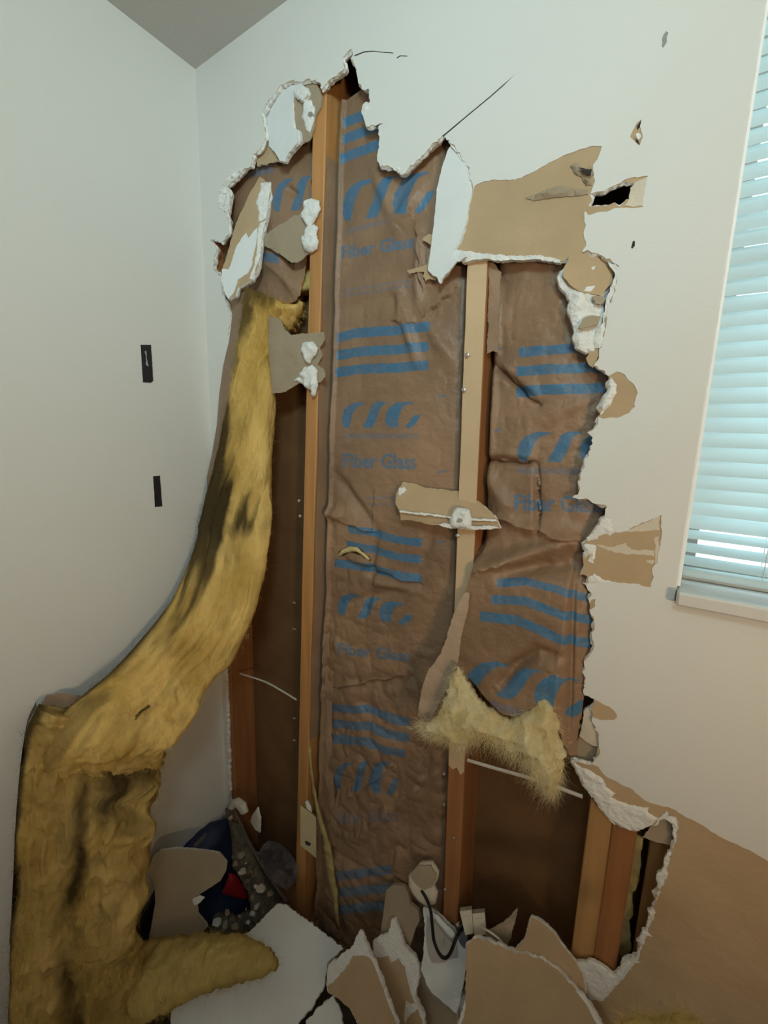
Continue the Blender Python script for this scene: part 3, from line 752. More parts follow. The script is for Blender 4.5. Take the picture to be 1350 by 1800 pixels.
V, F = [], []
for k in range(61):
    z = .70 + (2.13 - .70) * k / 60; wv = .0015 * math.sin(k * .9) + .001 * math.sin(k * 2.3)
    x = lx(z)
    V += [(x + .0012 + abs(wv), .0150 + .002 * math.sin(k * .45), z), (x + .003 + wv, .040, z), (x + .0022, .085, z)]
n = len(V); F = [(3 * k + j, 3 * k + j + 1, 3 * k + 4 + j, 3 * k + 3 + j) for k in range(60) for j in range(2)]
V2 = np.r_[np.array(V), np.array(V) + (.0009, .0, 0)]
obj('stapling_flange', V2, F + [tuple(i + n for i in q[::-1]) for q in F], KRAFT_P, bC, smooth=True)
# --- right bay
segR = seg_list([((868, 640), (950, 712), .014, .0045), ((845, 805), (940, 812), .016, .005), ((945, 820), (948, 940), .014, .0035), ((868, 470), (870, 620), -.012, .007), ((866, 625), (862, 800), -.010, .006),
  ((840, 815), (900, 900), -.014, .012), ((960, 740), (1040, 700), -.006, .008)], .03)
segR2 = seg_list([((836, 1000), (1000, 955), -.028, .010), ((905, 930), (1030, 960), -.016, .012), ((880, 1012), (1000, 995), .018, .009), ((905, 1170), (950, 1140), .016, .008), ((880, 1205), (915, 1160), .014, .008), ((950, 1140), (985, 1150), .012, .008), ((1008, 1010), (1000, 1300), .012, .0035), ((960, 1000), (985, 960), -.010, .01)], -.005)
stepR = seg_list([((866, 635), (952, 716), -.009, .018), ((842, 806), (945, 812), -.012, .022), ((948, 945), (944, 815), -.009, .02), ((838, 1000), (905, 985), -.010, .02), ((845, 905), (1030, 955), -.012, .03)], .02)
zf = at(930, 960, 1, .02)[2]
def hR(x, z):
    a, b = mx_(z) + .038, rx; s = np.clip((x - a) / (b - a), 0, 1)
    y = .042 - .020 * np.sin(math.pi * s) ** .6 + .035 * np.exp(-((x - a) / .009) ** 2)
    dn = np.clip((zf - z) / .07, 0, 1); dn = dn * dn * (3 - 2 * dn)
    y2 = -.006 - .035 * np.clip((zf - z) / .35, 0, 1) * np.sin(math.pi * np.clip(s * .8 + .1, 0, 1)) + .050 * np.clip((s - .72) / .3, 0, 1)
    y = y * (1 - dn) + y2 * dn
    for p, q, am, wd in segR: y = y + am * gauss_seg(x, z, p, q, wd)
    for p, q, am, wd in segR2: y = y + am * gauss_seg(x, z, p, q, wd)
    for p, q, am, wd in stepR: y = y + am * step_seg(x, z, p, q, wd)
    pts = np.c_[x, z, np.zeros_like(x)]
    return np.clip(y + .003 * fbm(pts, (16, 11, 1), 3, 51) + .0015 * fbm(pts, (30, 26, 1), 2, 53, True), -.06, .095)
inkR = [ink_band([(912, 611), (1060, 602)], 17), ink_band([(908, 645), (1075, 636)], 17), ink_band([(908, 680), (1075, 672)], 18)]
inkR += ink_logo([(912, 760), (1110, 758), (1106, 812), (908, 814)])
inkR += [ink_stripe(908, 822, 1030, 824, 10, .35)] + ink_text([(904, 868), (1060, 872), (1060, 902), (904, 898)], .8)
inkR += [ink_band([(874, 1018), (925, 1014), (980, 1028), (1034, 1044)], 15), ink_band([(864, 1046), (920, 1048), (985, 1072), (1044, 1082)], 16), ink_band([(844, 1074), (910, 1082), (985, 1116), (1044, 1122)], 17)]
inkR += ink_logo([(838, 1156), (1040, 1196), (1032, 1268), (812, 1208)])
inkR += [ink_band([(862, 1230), (920, 1246)], 14, .4), ink_stripe(858, 615, 882, 611, 4, .6), ink_stripe(868, 756, 882, 753, 4, .6)]
RCL = [(838, 440), (1062, 440), (1080, 480), (1075, 700), (1060, 900), (1045, 1000), (1044, 1150), (1027, 1165), (1027, 1230), (1012, 1330), (1000, 1330), (986, 1300), (975, 1255), (958, 1235), (935, 1250), (905, 1262), (880, 1255), (850, 1225), (826, 1195), (806, 1180), (790, 1190), (795, 1140), (806, 1090), (820, 1030), (830, 1000), (836, 980), (834, 800), (846, 600), (853, 460)]
rcl = rag(np.array([on(a, b, hR)[[0, 2]] for a, b in RCL]), .006, .001, 8)
bR = thing('insulation_batt', 'kraft-faced insulation batt with torn fluffy bottom in the right bay', 'insulation', (.93, .05, at(930, 1300, 1, 0)[2]))
kraft('kraft_facing', bR, .775, 1.12, at(930, 1345, 1, -.03)[2], at(900, 440, 1, .03)[2] + .03, hR, inkR, clip=rcl)
fill('fibreglass_fill', bR, mx_(1.5) + .045, rx - .005, zf + .02, at(900, 440, 1, .03)[2] + .02, hR, PALE, .100)
piece('stapling_flange', bR, [(858, 458), (868, 462), (881, 478), (878, 540), (875, 600), (876, 620), (866, 617), (856, 622), (858, 560), (860, 500)], wallplane(.020), .0012, KRAFT_P, grid=.01, hfun=ripple(.002, 30, 8), seed=14)
# plain kraft edge hanging down in front of the stud
edge = [(812, 1048), (818, 1042), (826, 1044), (824, 1060), (820, 1085), (810, 1120), (806, 1160), (797, 1186), (786, 1210), (770, 1240), (758, 1264), (740, 1268), (735, 1255), (740, 1220), (752, 1180), (774, 1150), (786, 1120), (797, 1080)]
piece('facing_edge', bR, edge, Plane(at(790, 1150, 1, -.03), (.35, -.93, .05)), .002, mat('grey_kraft_back', (.42, .31, .22), .7, .15, 12, .2, 80, .2), grid=.008, hfun=ripple(.003, 30, 4), seed=12)
# ---------------------------------------------------------------- loose fibres
def fibres(name, parent, pts, n, length, spread, dirv, m=FIBRE, seed=0, width=.00016, jitter=.006):
    """ribbons of glass fibre standing off a run of points; too many to count"""
    rng = np.random.RandomState(seed); P = np.asarray(pts, float); V, F = [], []
    for k in range(n):
        i = rng.uniform(0, len(P) - 1.001); a = P[int(i)] * (1 - i % 1) + P[int(i) + 1] * (i % 1)
        p = a + rng.normal(0, jitter, 3); d = np.array(dirv, float) + rng.normal(0, spread, 3); d /= np.linalg.norm(d)
        L = length * rng.uniform(.4, 1.3); bend = rng.normal(0, .45, 3); s = np.cross(d, rng.normal(0, 1, 3)); s /= np.linalg.norm(s); b = len(V)
        for j in range(5):
            t = j / 4; c = p + L * (d * t + bend * t * t * .5); wd = width * (1 - .8 * t)
            V += [c - s * wd, c + s * wd]
        F += [(b + 2 * j, b + 2 * j + 1, b + 2 * j + 3, b + 2 * j + 2) for j in range(4)]
    o = obj(name, V, F, m, parent); o['kind'] = 'stuff'; return o
def fuzz(o, n, lmin, lmax, bias, seed=0, width=.0002, parent=None):
    """short fibres growing from the front of a soft piece"""
    rng = np.random.RandomState(seed); me = o.data; org = ORIG[o.name]
    P = np.array([v.co[:] for v in me.vertices]) + org; Nv = np.array([v.normal[:] for v in me.vertices])
    cand = np.where(np.einsum('ij,ij->i', Nv, CAM - P) > -.01)[0]; pk = rng.choice(cand, n)
    p = P[pk] + rng.normal(0, .002, (n, 3)); d = Nv[pk] * rng.uniform(.1, .8, (n, 1)) + np.array(bias) + rng.normal(0, .5, (n, 3)); d /= np.linalg.norm(d, axis=1, keepdims=True)
    L = rng.uniform(lmin, lmax, (n, 1)); bend = rng.normal(0, .5, (n, 3)); sd = np.cross(d, rng.normal(0, 1, (n, 3))); sd /= np.linalg.norm(sd, axis=1, keepdims=True)
    V = np.stack([p + L * (d * t + bend * t * t * .5) + sg * sd * width * (1 - .7 * t) for t in (0, .5, 1.) for sg in (-1, 1)], 1).reshape(-1, 3)
    b6 = np.arange(n)[:, None] * 6; F = np.concatenate([b6 + [0, 1, 3, 2], b6 + [2, 3, 5, 4]])
    q = obj('surface_fibre', V, F, me.materials[0], parent or o.parent, attrs={'stain_shade': np.zeros(len(V))}); q['kind'] = 'stuff'; return q
# torn fluff under the right batt
def fluff(name, parent, pts, pl, h, m, seed, grid=.006, r=.03, thick=.02, scale=45, amp=.35, step=.004, ragamp=.003, fz=3500):
    hf = lambda v, d: h * np.sqrt(np.clip(d / r, 0, 1)) * (1 + amp * fbm(v, scale, 3, seed)) + h * .22 * np.clip(d / .006, 0, 1) * fbm(v, (150, 60, 1), 3, seed + 4)
    o = piece(name, parent, pts, pl, thick, m, grid=grid, hfun=hf, seed=seed, smooth=True, step=step, amp=ragamp)
    fuzz(o, fz, .006, .02, (0, -.2, -.5), seed)
    return o
FP = Plane(at(870, 1260, 1, -.05), (.15, -.97, .15))
f1 = [(803, 1172), (813, 1182), (820, 1200), (834, 1222), (850, 1238), (868, 1252), (880, 1262), (895, 1268), (908, 1262), (925, 1252), (945, 1242), (955, 1226), (964, 1230), (974, 1250), (982, 1268), (980, 1290), (990, 1310), (996, 1325), (990, 1350), (980, 1375), (970, 1400), (964, 1392),
  (962, 1370), (948, 1372), (935, 1360), (922, 1345), (925, 1325), (908, 1318), (895, 1322), (880, 1310), (866, 1300), (850, 1296), (838, 1288), (826, 1300), (812, 1308), (800, 1304), (785, 1294), (772, 1296), (757, 1285), (745, 1282), (752, 1272), (770, 1262), (780, 1235), (790, 1200)]
fluff('torn_fluff', bR, f1, FP, .026, PALE, 5, .004, .03, .012, 50, .4, fz=6000)
def px_run(pts, pl): return [pl.to3(np.array([pl.px(*p)]))[0] for p in pts]
fibres('loose_fibre', bR, px_run([(745, 1280), (780, 1292), (815, 1304), (850, 1294), (890, 1318), (925, 1340)], FP), 1500, .024, .7, (-.2, -.5, -.8), PALE, 3)
fibres('loose_fibre', bR, px_run([(930, 1345), (950, 1368), (968, 1390), (985, 1360)], FP), 900, .026, .6, (-.1, -.4, -1), PALE, 4)
fibres('loose_fibre', bR, px_run([(738, 1272), (750, 1280), (765, 1290)], FP), 400, .022, .5, (-.9, -.4, -.25), PALE, 6)
# ---- upper left remnant
segL = seg_list([((505, 330), (525, 345), .012, .006), ((480, 450), (530, 520), -.014, .012), ((500, 440), (520, 470), .016, .006), ((450, 470), (520, 460), -.008, .01)], .04)
def hL(x, z):
    b = lz(ls0, ls1, z); s = np.clip(x / b, 0, 1)
    y = .050 - .022 * np.sin(math.pi * s) ** .6
    for p, q, am, wd in segL: y = y + am * gauss_seg(x, z, p, q, wd)
    return np.clip(y + .004 * fbm(np.c_[x, z, np.zeros_like(x)], (14, 10, 1), 3, 71), .018, .095)
inkL = ink_logo([(482, 318), (600, 300), (600, 365), (478, 375)]) + [ink_stripe(455, 442, 492, 448, 16, .8), ink_stripe(430, 300, 480, 290, 14, .5)]
LCL = [(375, 270), (470, 240), (520, 240), (550, 240), (546, 400), (538, 470), (528, 520), (520, 530), (512, 536), (500, 532), (488, 538), (470, 534), (455, 528), (440, 518), (430, 505), (400, 520), (375, 520)]
lcl = rag(np.array([on(a, b, hL)[[0, 2]] for a, b in LCL]), .006, .002, 18)
bL = thing('insulation_batt', 'short remnant of printed kraft insulation at the top left of the hole', 'insulation', (.2, .05, at(470, 530, 1, .05)[2]))
kraft('kraft_facing', bL, .005, lz(ls0, ls1, 2.2), at(470, 545, 1, .05)[2], at(470, 240, 1, .05)[2] + .02, hL, inkL, clip=rcl * 0 + lcl if len(rcl) == len(lcl) else lcl)
fill('fibreglass_fill', bL, .03, lz(ls0, ls1, 1.85) - .01, at(470, 520, 1, .05)[2], at(470, 240, 1, .05)[2], hL, YELLOW, .100)
fluff('torn_fluff', bL, [(438, 522), (452, 524), (462, 532), (475, 528), (490, 536), (508, 534), (520, 536), (526, 528), (520, 552), (512, 566), (506, 578), (498, 576), (492, 566), (478, 560), (462, 556), (448, 560), (438, 545)], wallplane(.045), .020, YELLOW, 7, .005, .018, .02, 60, .5)

# ---------------------------------------------------------------- fallen batt
fb = thing('insulation_batt', 'dirty yellow insulation batt sagging from the hole to the floor', 'insulation', (.15, -.42, 0.0))
def strip(name, st, m, seed, nl=200, nw=46, bulge=.03, thick=.06, amp=.012, stain_shade_f=None, big=.6, pk0=.24):
    Lp = np.array([at(*a) for a, b in st]); Rp = np.array([at(*b) for a, b in st])
    Lp = smoothpath(Lp, 8); Rp = smoothpath(Rp, 8); n = len(Lp)
    T_ = np.gradient((Lp + Rp) / 2, axis=0); T_ /= np.linalg.norm(T_, axis=1, keepdims=True)
    W_ = Rp - Lp; Nn = np.cross(W_, T_); Nn /= np.linalg.norm(Nn, axis=1, keepdims=True)
    s = np.sign(np.einsum('ij,ij->i', Nn, CAM - (Lp + Rp) / 2)); Nn *= np.where(np.median(s) > 0, 1, -1)
    ii = np.linspace(0, n - 1, nl); lo = np.floor(ii).astype(int).clip(0, n - 2); fr = (ii - lo)[:, None]
    ip = lambda A: A[lo] * (1 - fr) + A[lo + 1] * fr
    Lp, Rp, Nn = ip(Lp), ip(Rp), ip(Nn); Nn /= np.linalg.norm(Nn, axis=1, keepdims=True)
    V, ST = [], []
    half = nw // 2 + nw // 6
    tt = np.linspace(0, 1, half); bk = np.linspace(1, 0, nw - half + 2)[1:-1]
    u = np.r_[tt, bk]; side = np.r_[np.ones(half), -np.ones(len(bk))]
    m_ = len(u); wdt = np.linalg.norm(Rp - Lp, axis=1)
    base = Lp[:, None] + u[None, :, None] * (Rp - Lp)[:, None]
    prof = np.where(side > 0, bulge * np.where(u < pk0, np.sqrt(np.clip(1 - ((pk0 - u) / pk0) ** 2, 0, 1)), 1 - .62 * ((u - pk0) / (1 - pk0)) ** 1.3) * np.sqrt(np.clip((1 - u) / .06, 0, 1)), -thick * np.sqrt(np.clip(1 - (2 * u - 1) ** 6, 0, 1)))
    P = base + Nn[:, None] * prof[None, :, None]
    sl = np.repeat(np.linspace(0, 1, nl)[:, None], m_, 1)
    uu = np.repeat(u[None], nl, 0)
    flat = P.reshape(-1, 3)
    co = np.c_[(uu * wdt[:, None]).ravel() * 1.0, sl.ravel() * 1.2, np.repeat(side[None], nl, 0).ravel()]
    nz = fbm(co, (24, 6, 1), 4, seed) * .8 + fbm(co, (44, 9, 1), 3, seed + 5, True) * .5 + fbm(flat, 90, 2, seed + 9) * .22
    nz = nz + big * fbm(co, (5.5, 4.0, 1), 2, seed + 31)
    front = (side > 0)[None].repeat(nl, 0).ravel()
    flat = flat + np.repeat(Nn, m_, 0) * (np.where(front, amp, amp * .3) * nz)[:, None] + ((Rp - Lp) / wdt[:, None]).repeat(m_, 0) * (amp * (.5 + big * .6) * fbm(co, (9, 14, 1), 3, seed + 3) * np.clip(uu.ravel() * 1.4 - .3, 0, 1))[:, None]
    stn = stain_shade_f(uu.ravel(), sl.ravel(), co) if stain_shade_f else np.zeros(len(flat))
    G = np.arange(nl * m_).reshape(nl, m_)
    Q = np.stack([G[:-1], np.roll(G, -1, 1)[:-1], np.roll(G, -1, 1)[1:], G[1:]], -1).reshape(-1, 4).tolist()
    Q += [G[0].tolist(), G[-1][::-1].tolist()]
    obj(name, flat, Q, m, fb, smooth=True, attrs={'stain_shade': stn})
    # short fibres combed along the surface
    rng = np.random.RandomState(seed); fi = np.where(front)[0]; pk = rng.choice(fi, 15000); p = flat[pk] + rng.normal(0, .0025, (15000, 3))
    nn = np.repeat(Nn, m_, 0)[pk]; tt_ = np.repeat(np.gradient((Lp + Rp) / 2, axis=0), m_, 0)[pk]; tt_ /= np.linalg.norm(tt_, axis=1, keepdims=True)
    d = tt_ * rng.choice([-1, 1], (15000, 1)) + rng.normal(0, .55, (15000, 3)) + nn * rng.uniform(.1, .7, (15000, 1)); d /= np.linalg.norm(d, axis=1, keepdims=True)
    Lf = rng.uniform(.006, .026, (15000, 1)); bend = rng.normal(0, .5, (15000, 3)); sd = np.cross(d, rng.normal(0, 1, (15000, 3))); sd /= np.linalg.norm(sd, axis=1, keepdims=True)
    VV = np.stack([p + Lf * (d * t + bend * t * t * .5) + sg * sd * .00022 * (1 - .7 * t) for t in (0, .5, 1.) for sg in (-1, 1)], 1).reshape(-1, 3)
    b6 = np.arange(15000)[:, None] * 6
    FF = np.concatenate([b6 + [0, 1, 3, 2], b6 + [2, 3, 5, 4]])
    o = obj('surface_fibre', VV, FF, m, fb, attrs={'stain_shade': np.repeat(stn[pk], 6)}); o['kind'] = 'stuff'
    return Lp, Rp, Nn
X0 = .022
def sst(a, b, x): t = np.clip((x - a) / (b - a), 0, 1); return t * t * (3 - 2 * t)
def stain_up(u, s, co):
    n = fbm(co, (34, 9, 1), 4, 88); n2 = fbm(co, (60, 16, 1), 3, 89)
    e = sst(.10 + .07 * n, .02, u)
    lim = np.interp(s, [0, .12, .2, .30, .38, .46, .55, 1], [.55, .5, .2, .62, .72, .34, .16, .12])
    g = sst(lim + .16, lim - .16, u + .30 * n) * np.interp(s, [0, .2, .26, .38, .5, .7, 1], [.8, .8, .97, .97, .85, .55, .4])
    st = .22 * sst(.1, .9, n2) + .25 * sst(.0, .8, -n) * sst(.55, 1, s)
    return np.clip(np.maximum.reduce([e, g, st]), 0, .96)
def stain_shade_low(u, s, co):
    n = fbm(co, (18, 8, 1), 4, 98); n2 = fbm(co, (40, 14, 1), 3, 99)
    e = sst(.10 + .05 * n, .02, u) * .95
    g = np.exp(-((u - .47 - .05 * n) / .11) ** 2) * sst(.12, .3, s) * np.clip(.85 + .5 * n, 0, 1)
    g2 = sst(.46, .22, s + .10 * n) * sst(.35, .58, u + .08 * n) * .96  # g2 paints the shade under the fold into the stain mask
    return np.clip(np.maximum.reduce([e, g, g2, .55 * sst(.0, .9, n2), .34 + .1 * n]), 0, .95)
upper = [((440, 515, 1, .005), (505, 540, 1, .05)), ((432, 560, 1, -.005), (486, 575, 1, .035)), ((424, 620, 1, -.015), (480, 625, 1, .02)), ((412, 700, 1, -.022), (479, 700, 1, .008)), ((397, 800, 1, -.03), (474, 800, 1, -.002)),
 ((370, 900, 1, -.045), (470, 900, 1, -.018)), ((350, 975, 0, .05), (468, 980, 1, -.035)), ((303, 1060, 0, .055), (442, 1085, 1, -.07)), ((244, 1130, 0, .06), (412, 1150, 1, -.11)),
 ((190, 1188, 0, .06), (376, 1200, 0, .215)), ((140, 1232, 0, .065), (338, 1262, 0, .225)), ((98, 1266, 0, .07), (304, 1304, 0, .235)), ((72, 1292, 0, .05), (290, 1326, 0, .21)), ((62, 1322, 0, .035), (282, 1346, 0, .15)), ((62, 1340, 0, .03), (276, 1352, 0, .09))]
lower = [((64, 1240, 0, .05), (240, 1275, 0, .12)), ((46, 1280, 0, .05), (280, 1310, 0, .15)), ((36, 1350, 0, .05), (284, 1350, 0, .17)), ((30, 1430, 0, .05), (270, 1420, 0, .19)), ((26, 1520, 0, .05), (262, 1510, 0, .20)), ((22, 1620, 0, .05), (240, 1600, 0, .21)), ((20, 1720, 0, .05), (242, 1700, 0, .22)),
 ((20, 1820, 0, .05), (256, 1800, 0, .22)), ((22, 1930, 0, .05), (270, 1900, 0, .22))]
UL, UR, UN = strip('fibreglass', upper, YELLOW, 101, 300, 90, .046, .03, .010, stain_up)
LL, LR, LN = strip('fibreglass', lower, YELLOW, 141, 260, 120, .036, .03, .015, stain_shade_low, 1.4, .2)
# kraft facing seen along its left edge
ks = [(430, 505, 400, 512), (426, 545, 408, 552), (421, 590, 402, 596), (416, 640, 394, 645), (411, 690, 386, 695), (405, 745, 380, 748), (396, 800, 372, 800), (386, 838, 362, 838), (374, 880, 350, 880), (364, 925, 342, 925), (352, 965, 338, 968)]
V, F = [], []
for i, (a, b, c, d) in enumerate(ks):
    ya = [.0, -.004, -.01, -.016, -.02, -.025, -.03, -.035, -.04, -.045, -.055][i] - .006
    p, q = at(a, b, 1, ya), at(c, d, 1, ya + .020)
    q[0] = max(q[0], .006); q[1] = min(q[1], -.006) if i > 2 else q[1]
    for t in (0, .35, .7, 1): V.append(p * (1 - t) + q * t + np.array([0, -.006 * math.sin(math.pi * t) + .002 * math.sin(i * 2.1 + t * 3), 0]))
V = np.array(V)
F = [(i * 4 + j, i * 4 + 4 + j, i * 4 + 5 + j, i * 4 + 1 + j) for i in range(len(ks) - 1) for j in range(3)]
n = len(V); V2 = np.r_[V, V + (0, .0012, 0)]
F2 = F + [tuple(k + n for k in f[::-1]) for f in F]
obj('kraft_facing', V2, F2, KRAFT_P, fb, smooth=True, attrs={'ink': np.zeros(len(V2))})
# facing along the rest of the left edge
def edge_tape(Ls, Ns, a, b, name, w=.018):
    pts = Ls[a:b:4] - Ns[a:b:4] * .012 ; V, F = [], []
    for k, p in enumerate(pts):
        N_ = Ns[a:b:4][k]; V += [p + N_ * w, p - N_ * w]
    F = [(2 * k, 2 * k + 1, 2 * k + 3, 2 * k + 2) for k in range(len(pts) - 1)]
    V = np.array(V); V[:, 0] = np.maximum(V[:, 0], .004); n = len(V); V2 = np.r_[V, V + (.0012, 0, .0)]
    obj(name, V2, F + [tuple(i + n for i in f[::-1]) for f in F], DARKK, fb, smooth=True)
DARKK = mat('dark_kraft_edge', (.06, .045, .03), .6, .3, 20, .2, 60, .3)
edge_tape(UL, UN, 130, 298, 'facing_edge'); edge_tape(LL, LN, 0, 258, 'facing_edge')
piece('folded_facing', fb, [(72, 1236), (82, 1222), (105, 1218), (132, 1222), (148, 1226), (130, 1240), (112, 1244), (90, 1240)], Plane(at(105, 1232, 0, X0 + .01), (.5, -.6, .6)), .0012, KRAFT_P, grid=.01, hfun=ripple(.003, 30, 7), seed=20)
fibres('loose_fibre', fb, UR[40:280], 900, .018, .8, (.5, -.6, -.3), mat('yellow_fibres', (.70, .50, .16), .9, .2, 30, 0), 11, jitter=.008)
fibres('loose_fibre', fb, LR[20:240], 500, .020, .8, (.7, -.5, -.1), bpy.data.materials['yellow_fibres'], 12, jitter=.008)

# ---------------------------------------------------------------- drywall fragments about the hole
def frag(label, parts, base=None, cat='drywall piece', name='drywall_fragment', group=None):
    """parts: (part name, points, plane, thickness, materials, options)"""
    p = parts[0]; pts = p[1]
    lo = max(pts, key=lambda q: q[1]); uv = p[2].px(*lo); loc = p[2].to3(np.array([uv]))[0]
    t = thing(name, label, cat, loc, group)
    for k, (nm, pt, pl, th, m, op) in enumerate(parts): piece(nm, t, pt, pl, th, m, seed=int(pt[0][0] + pt[0][1]) + k, **op)
    return t
S0 = wallplane(FACE - .001)         # just in front of the stud faces
E = dict(edge_out=.004)
# a: cracked flap left of the top of the left stud
PA = Plane(at(505, 220, 1, .004), (-.10, -.99, .06))
frag('white cracked drywall flap pushed in at the top left rim of the hole', [
 ('core', [(464, 198), (480, 168), (493, 152), (529, 147), (541, 160), (534, 178), (522, 172), (516, 166), (514, 190), (516, 225), (524, 228), (526, 247), (515, 260), (506, 271), (499, 284), (493, 284), (484, 269), (472, 256), (470, 232), (465, 214)], PA, .011, [WHITEP, GYP, BROWN_D], dict(grid=.008, hfun=ripple(.0012, 40, 3), edge_out=.003)),
 ('chip', [(516, 162), (530, 153), (540, 158), (541, 166), (533, 178), (524, 176)], PA, .003, [GYP], dict(grid=.004, hfun=dome(.003, 90, .5, .004, 2), lift=.002))])
frag('grey-brown paper patch with oval white plaster spot at the head of the left stud', [
 ('paper', [(516, 168), (524, 178), (534, 176), (541, 160), (534, 146), (545, 141), (556, 147), (562, 160), (566, 172), (562, 190), (554, 205), (551, 225), (544, 245), (530, 252), (526, 246), (525, 228), (516, 224), (514, 195)], wallplane(.008), .004, [BROWN_D, BROWN_D, BROWN_D], dict(grid=.01, hfun=ripple(.0015, 30, 5))),
 ('plaster', [(535, 178), (546, 175), (553, 188), (552, 212), (545, 232), (538, 230), (534, 214), (530, 208), (533, 195)], wallplane(.0075), .003, [GYP], dict(grid=.004, hfun=dome(.004, 90, .4, .006, 4), smooth=True)),
 ('screw', [(542, 197), (548, 196), (550, 202), (546, 206), (541, 204)], wallplane(.003), .004, [METAL], dict(amp=0))])
frag('small brown torn paper tab under the cracked white flap', [
 ('paper', [(452, 285), (455, 268), (462, 258), (470, 254), (480, 264), (488, 274), (492, 285), (482, 284), (474, 285), (466, 290), (458, 288), (452, 292)], wallplane(.014), .004, [BROWN, GYP, BROWN], dict(grid=.01, hfun=ripple(.0015, 30, 6)))])
# c: sliver leaning in the hole
PC = Plane(at(430, 420, 1, -.004), (.18, -.96, .18))
frag('long drywall sliver leaning at the left rim, brown with torn white patches', [
 ('core', [(456, 310), (468, 316), (478, 316), (476, 340), (470, 372), (466, 390), (460, 420), (454, 468), (442, 493), (431, 498), (418, 506), (414, 520), (400, 526), (394, 516), (389, 492), (391, 472), (398, 450), (413, 398), (424, 372), (438, 342)], PC, .012, [BROWN, GYP, BROWN_D], E),
 ('torn_white_face', [(391, 473), (402, 474), (418, 430), (433, 409), (437, 420), (452, 400), (451, 425), (442, 469), (436, 480), (418, 493), (413, 511), (402, 526), (396, 515), (389, 493)], PC, .0012, [WHITEP], dict(lift=.0012)),
 ('torn_white_edge', [(459, 322), (478, 320), (472, 355), (468, 385), (455, 390), (456, 374), (450, 355), (458, 336)], PC, .0012, [GYP], dict(grid=.005, hfun=dome(.004, 80, .5, .006, 3), lift=.0008)),
 ('torn_white_edge', [(468, 388), (464, 400), (460, 425), (458, 450), (450, 470), (444, 492), (438, 490), (446, 470), (452, 440), (452, 415), (457, 392)], PC, .0012, [GYP], dict(grid=.004, hfun=dome(.004, 80, .6, .006, 8), lift=.0008))])
frag('brown paper scrap stuck to the left stud with two white plaster blobs', [
 ('paper', [(462, 414), (480, 402), (500, 392), (515, 380), (530, 376), (552, 384), (556, 420), (550, 442), (540, 448), (524, 460), (512, 462), (493, 447), (464, 432)], wallplane(.010), .002, [BROWN_D], dict(grid=.01, hfun=ripple(.002, 25, 12))),
 ('plaster', [(536, 352), (548, 348), (560, 352), (562, 368), (557, 380), (552, 388), (545, 400), (540, 398), (535, 392), (528, 380), (533, 368)], wallplane(.006), .004, [GYP], dict(grid=.004, hfun=dome(.007, 90, .5, .007, 14), smooth=True)),
 ('plaster', [(540, 398), (552, 394), (558, 400), (555, 412), (559, 424), (556, 438), (546, 444), (535, 440), (531, 428), (530, 416), (536, 412)], wallplane(.006), .004, [GYP], dict(grid=.004, hfun=dome(.007, 90, .5, .007, 15), smooth=True))])
frag('wide brown drywall scrap bridging the fallen batt and left stud with white blobs', [
 ('paper', [(452, 562), (460, 553), (476, 553), (490, 561), (500, 580), (513, 589), (532, 586), (552, 585), (569, 584), (570, 598), (561, 612), (565, 625), (556, 642), (568, 648), (572, 662), (562, 672), (550, 678), (531, 672), (515, 680), (502, 689), (478, 692), (476, 648), (471, 602), (462, 580)], wallplane(.006), .002, [BROWN_D], dict(grid=.012, hfun=ripple(.003, 20, 22))),
 ('plaster', [(530, 604), (540, 600), (550, 601), (558, 612), (554, 625), (547, 632), (544, 640), (537, 636), (536, 626), (528, 618)], wallplane(.003), .004, [GYP], dict(grid=.004, hfun=dome(.009, 90, .6, .008, 16), smooth=True)),
 ('plaster', [(535, 645), (548, 641), (557, 650), (556, 664), (558, 678), (552, 698), (546, 686), (538, 682), (530, 674), (515, 668), (527, 662), (528, 655)], wallplane(.003), .004, [GYP], dict(grid=.004, hfun=dome(.010, 90, .6, .008, 17), smooth=True))])
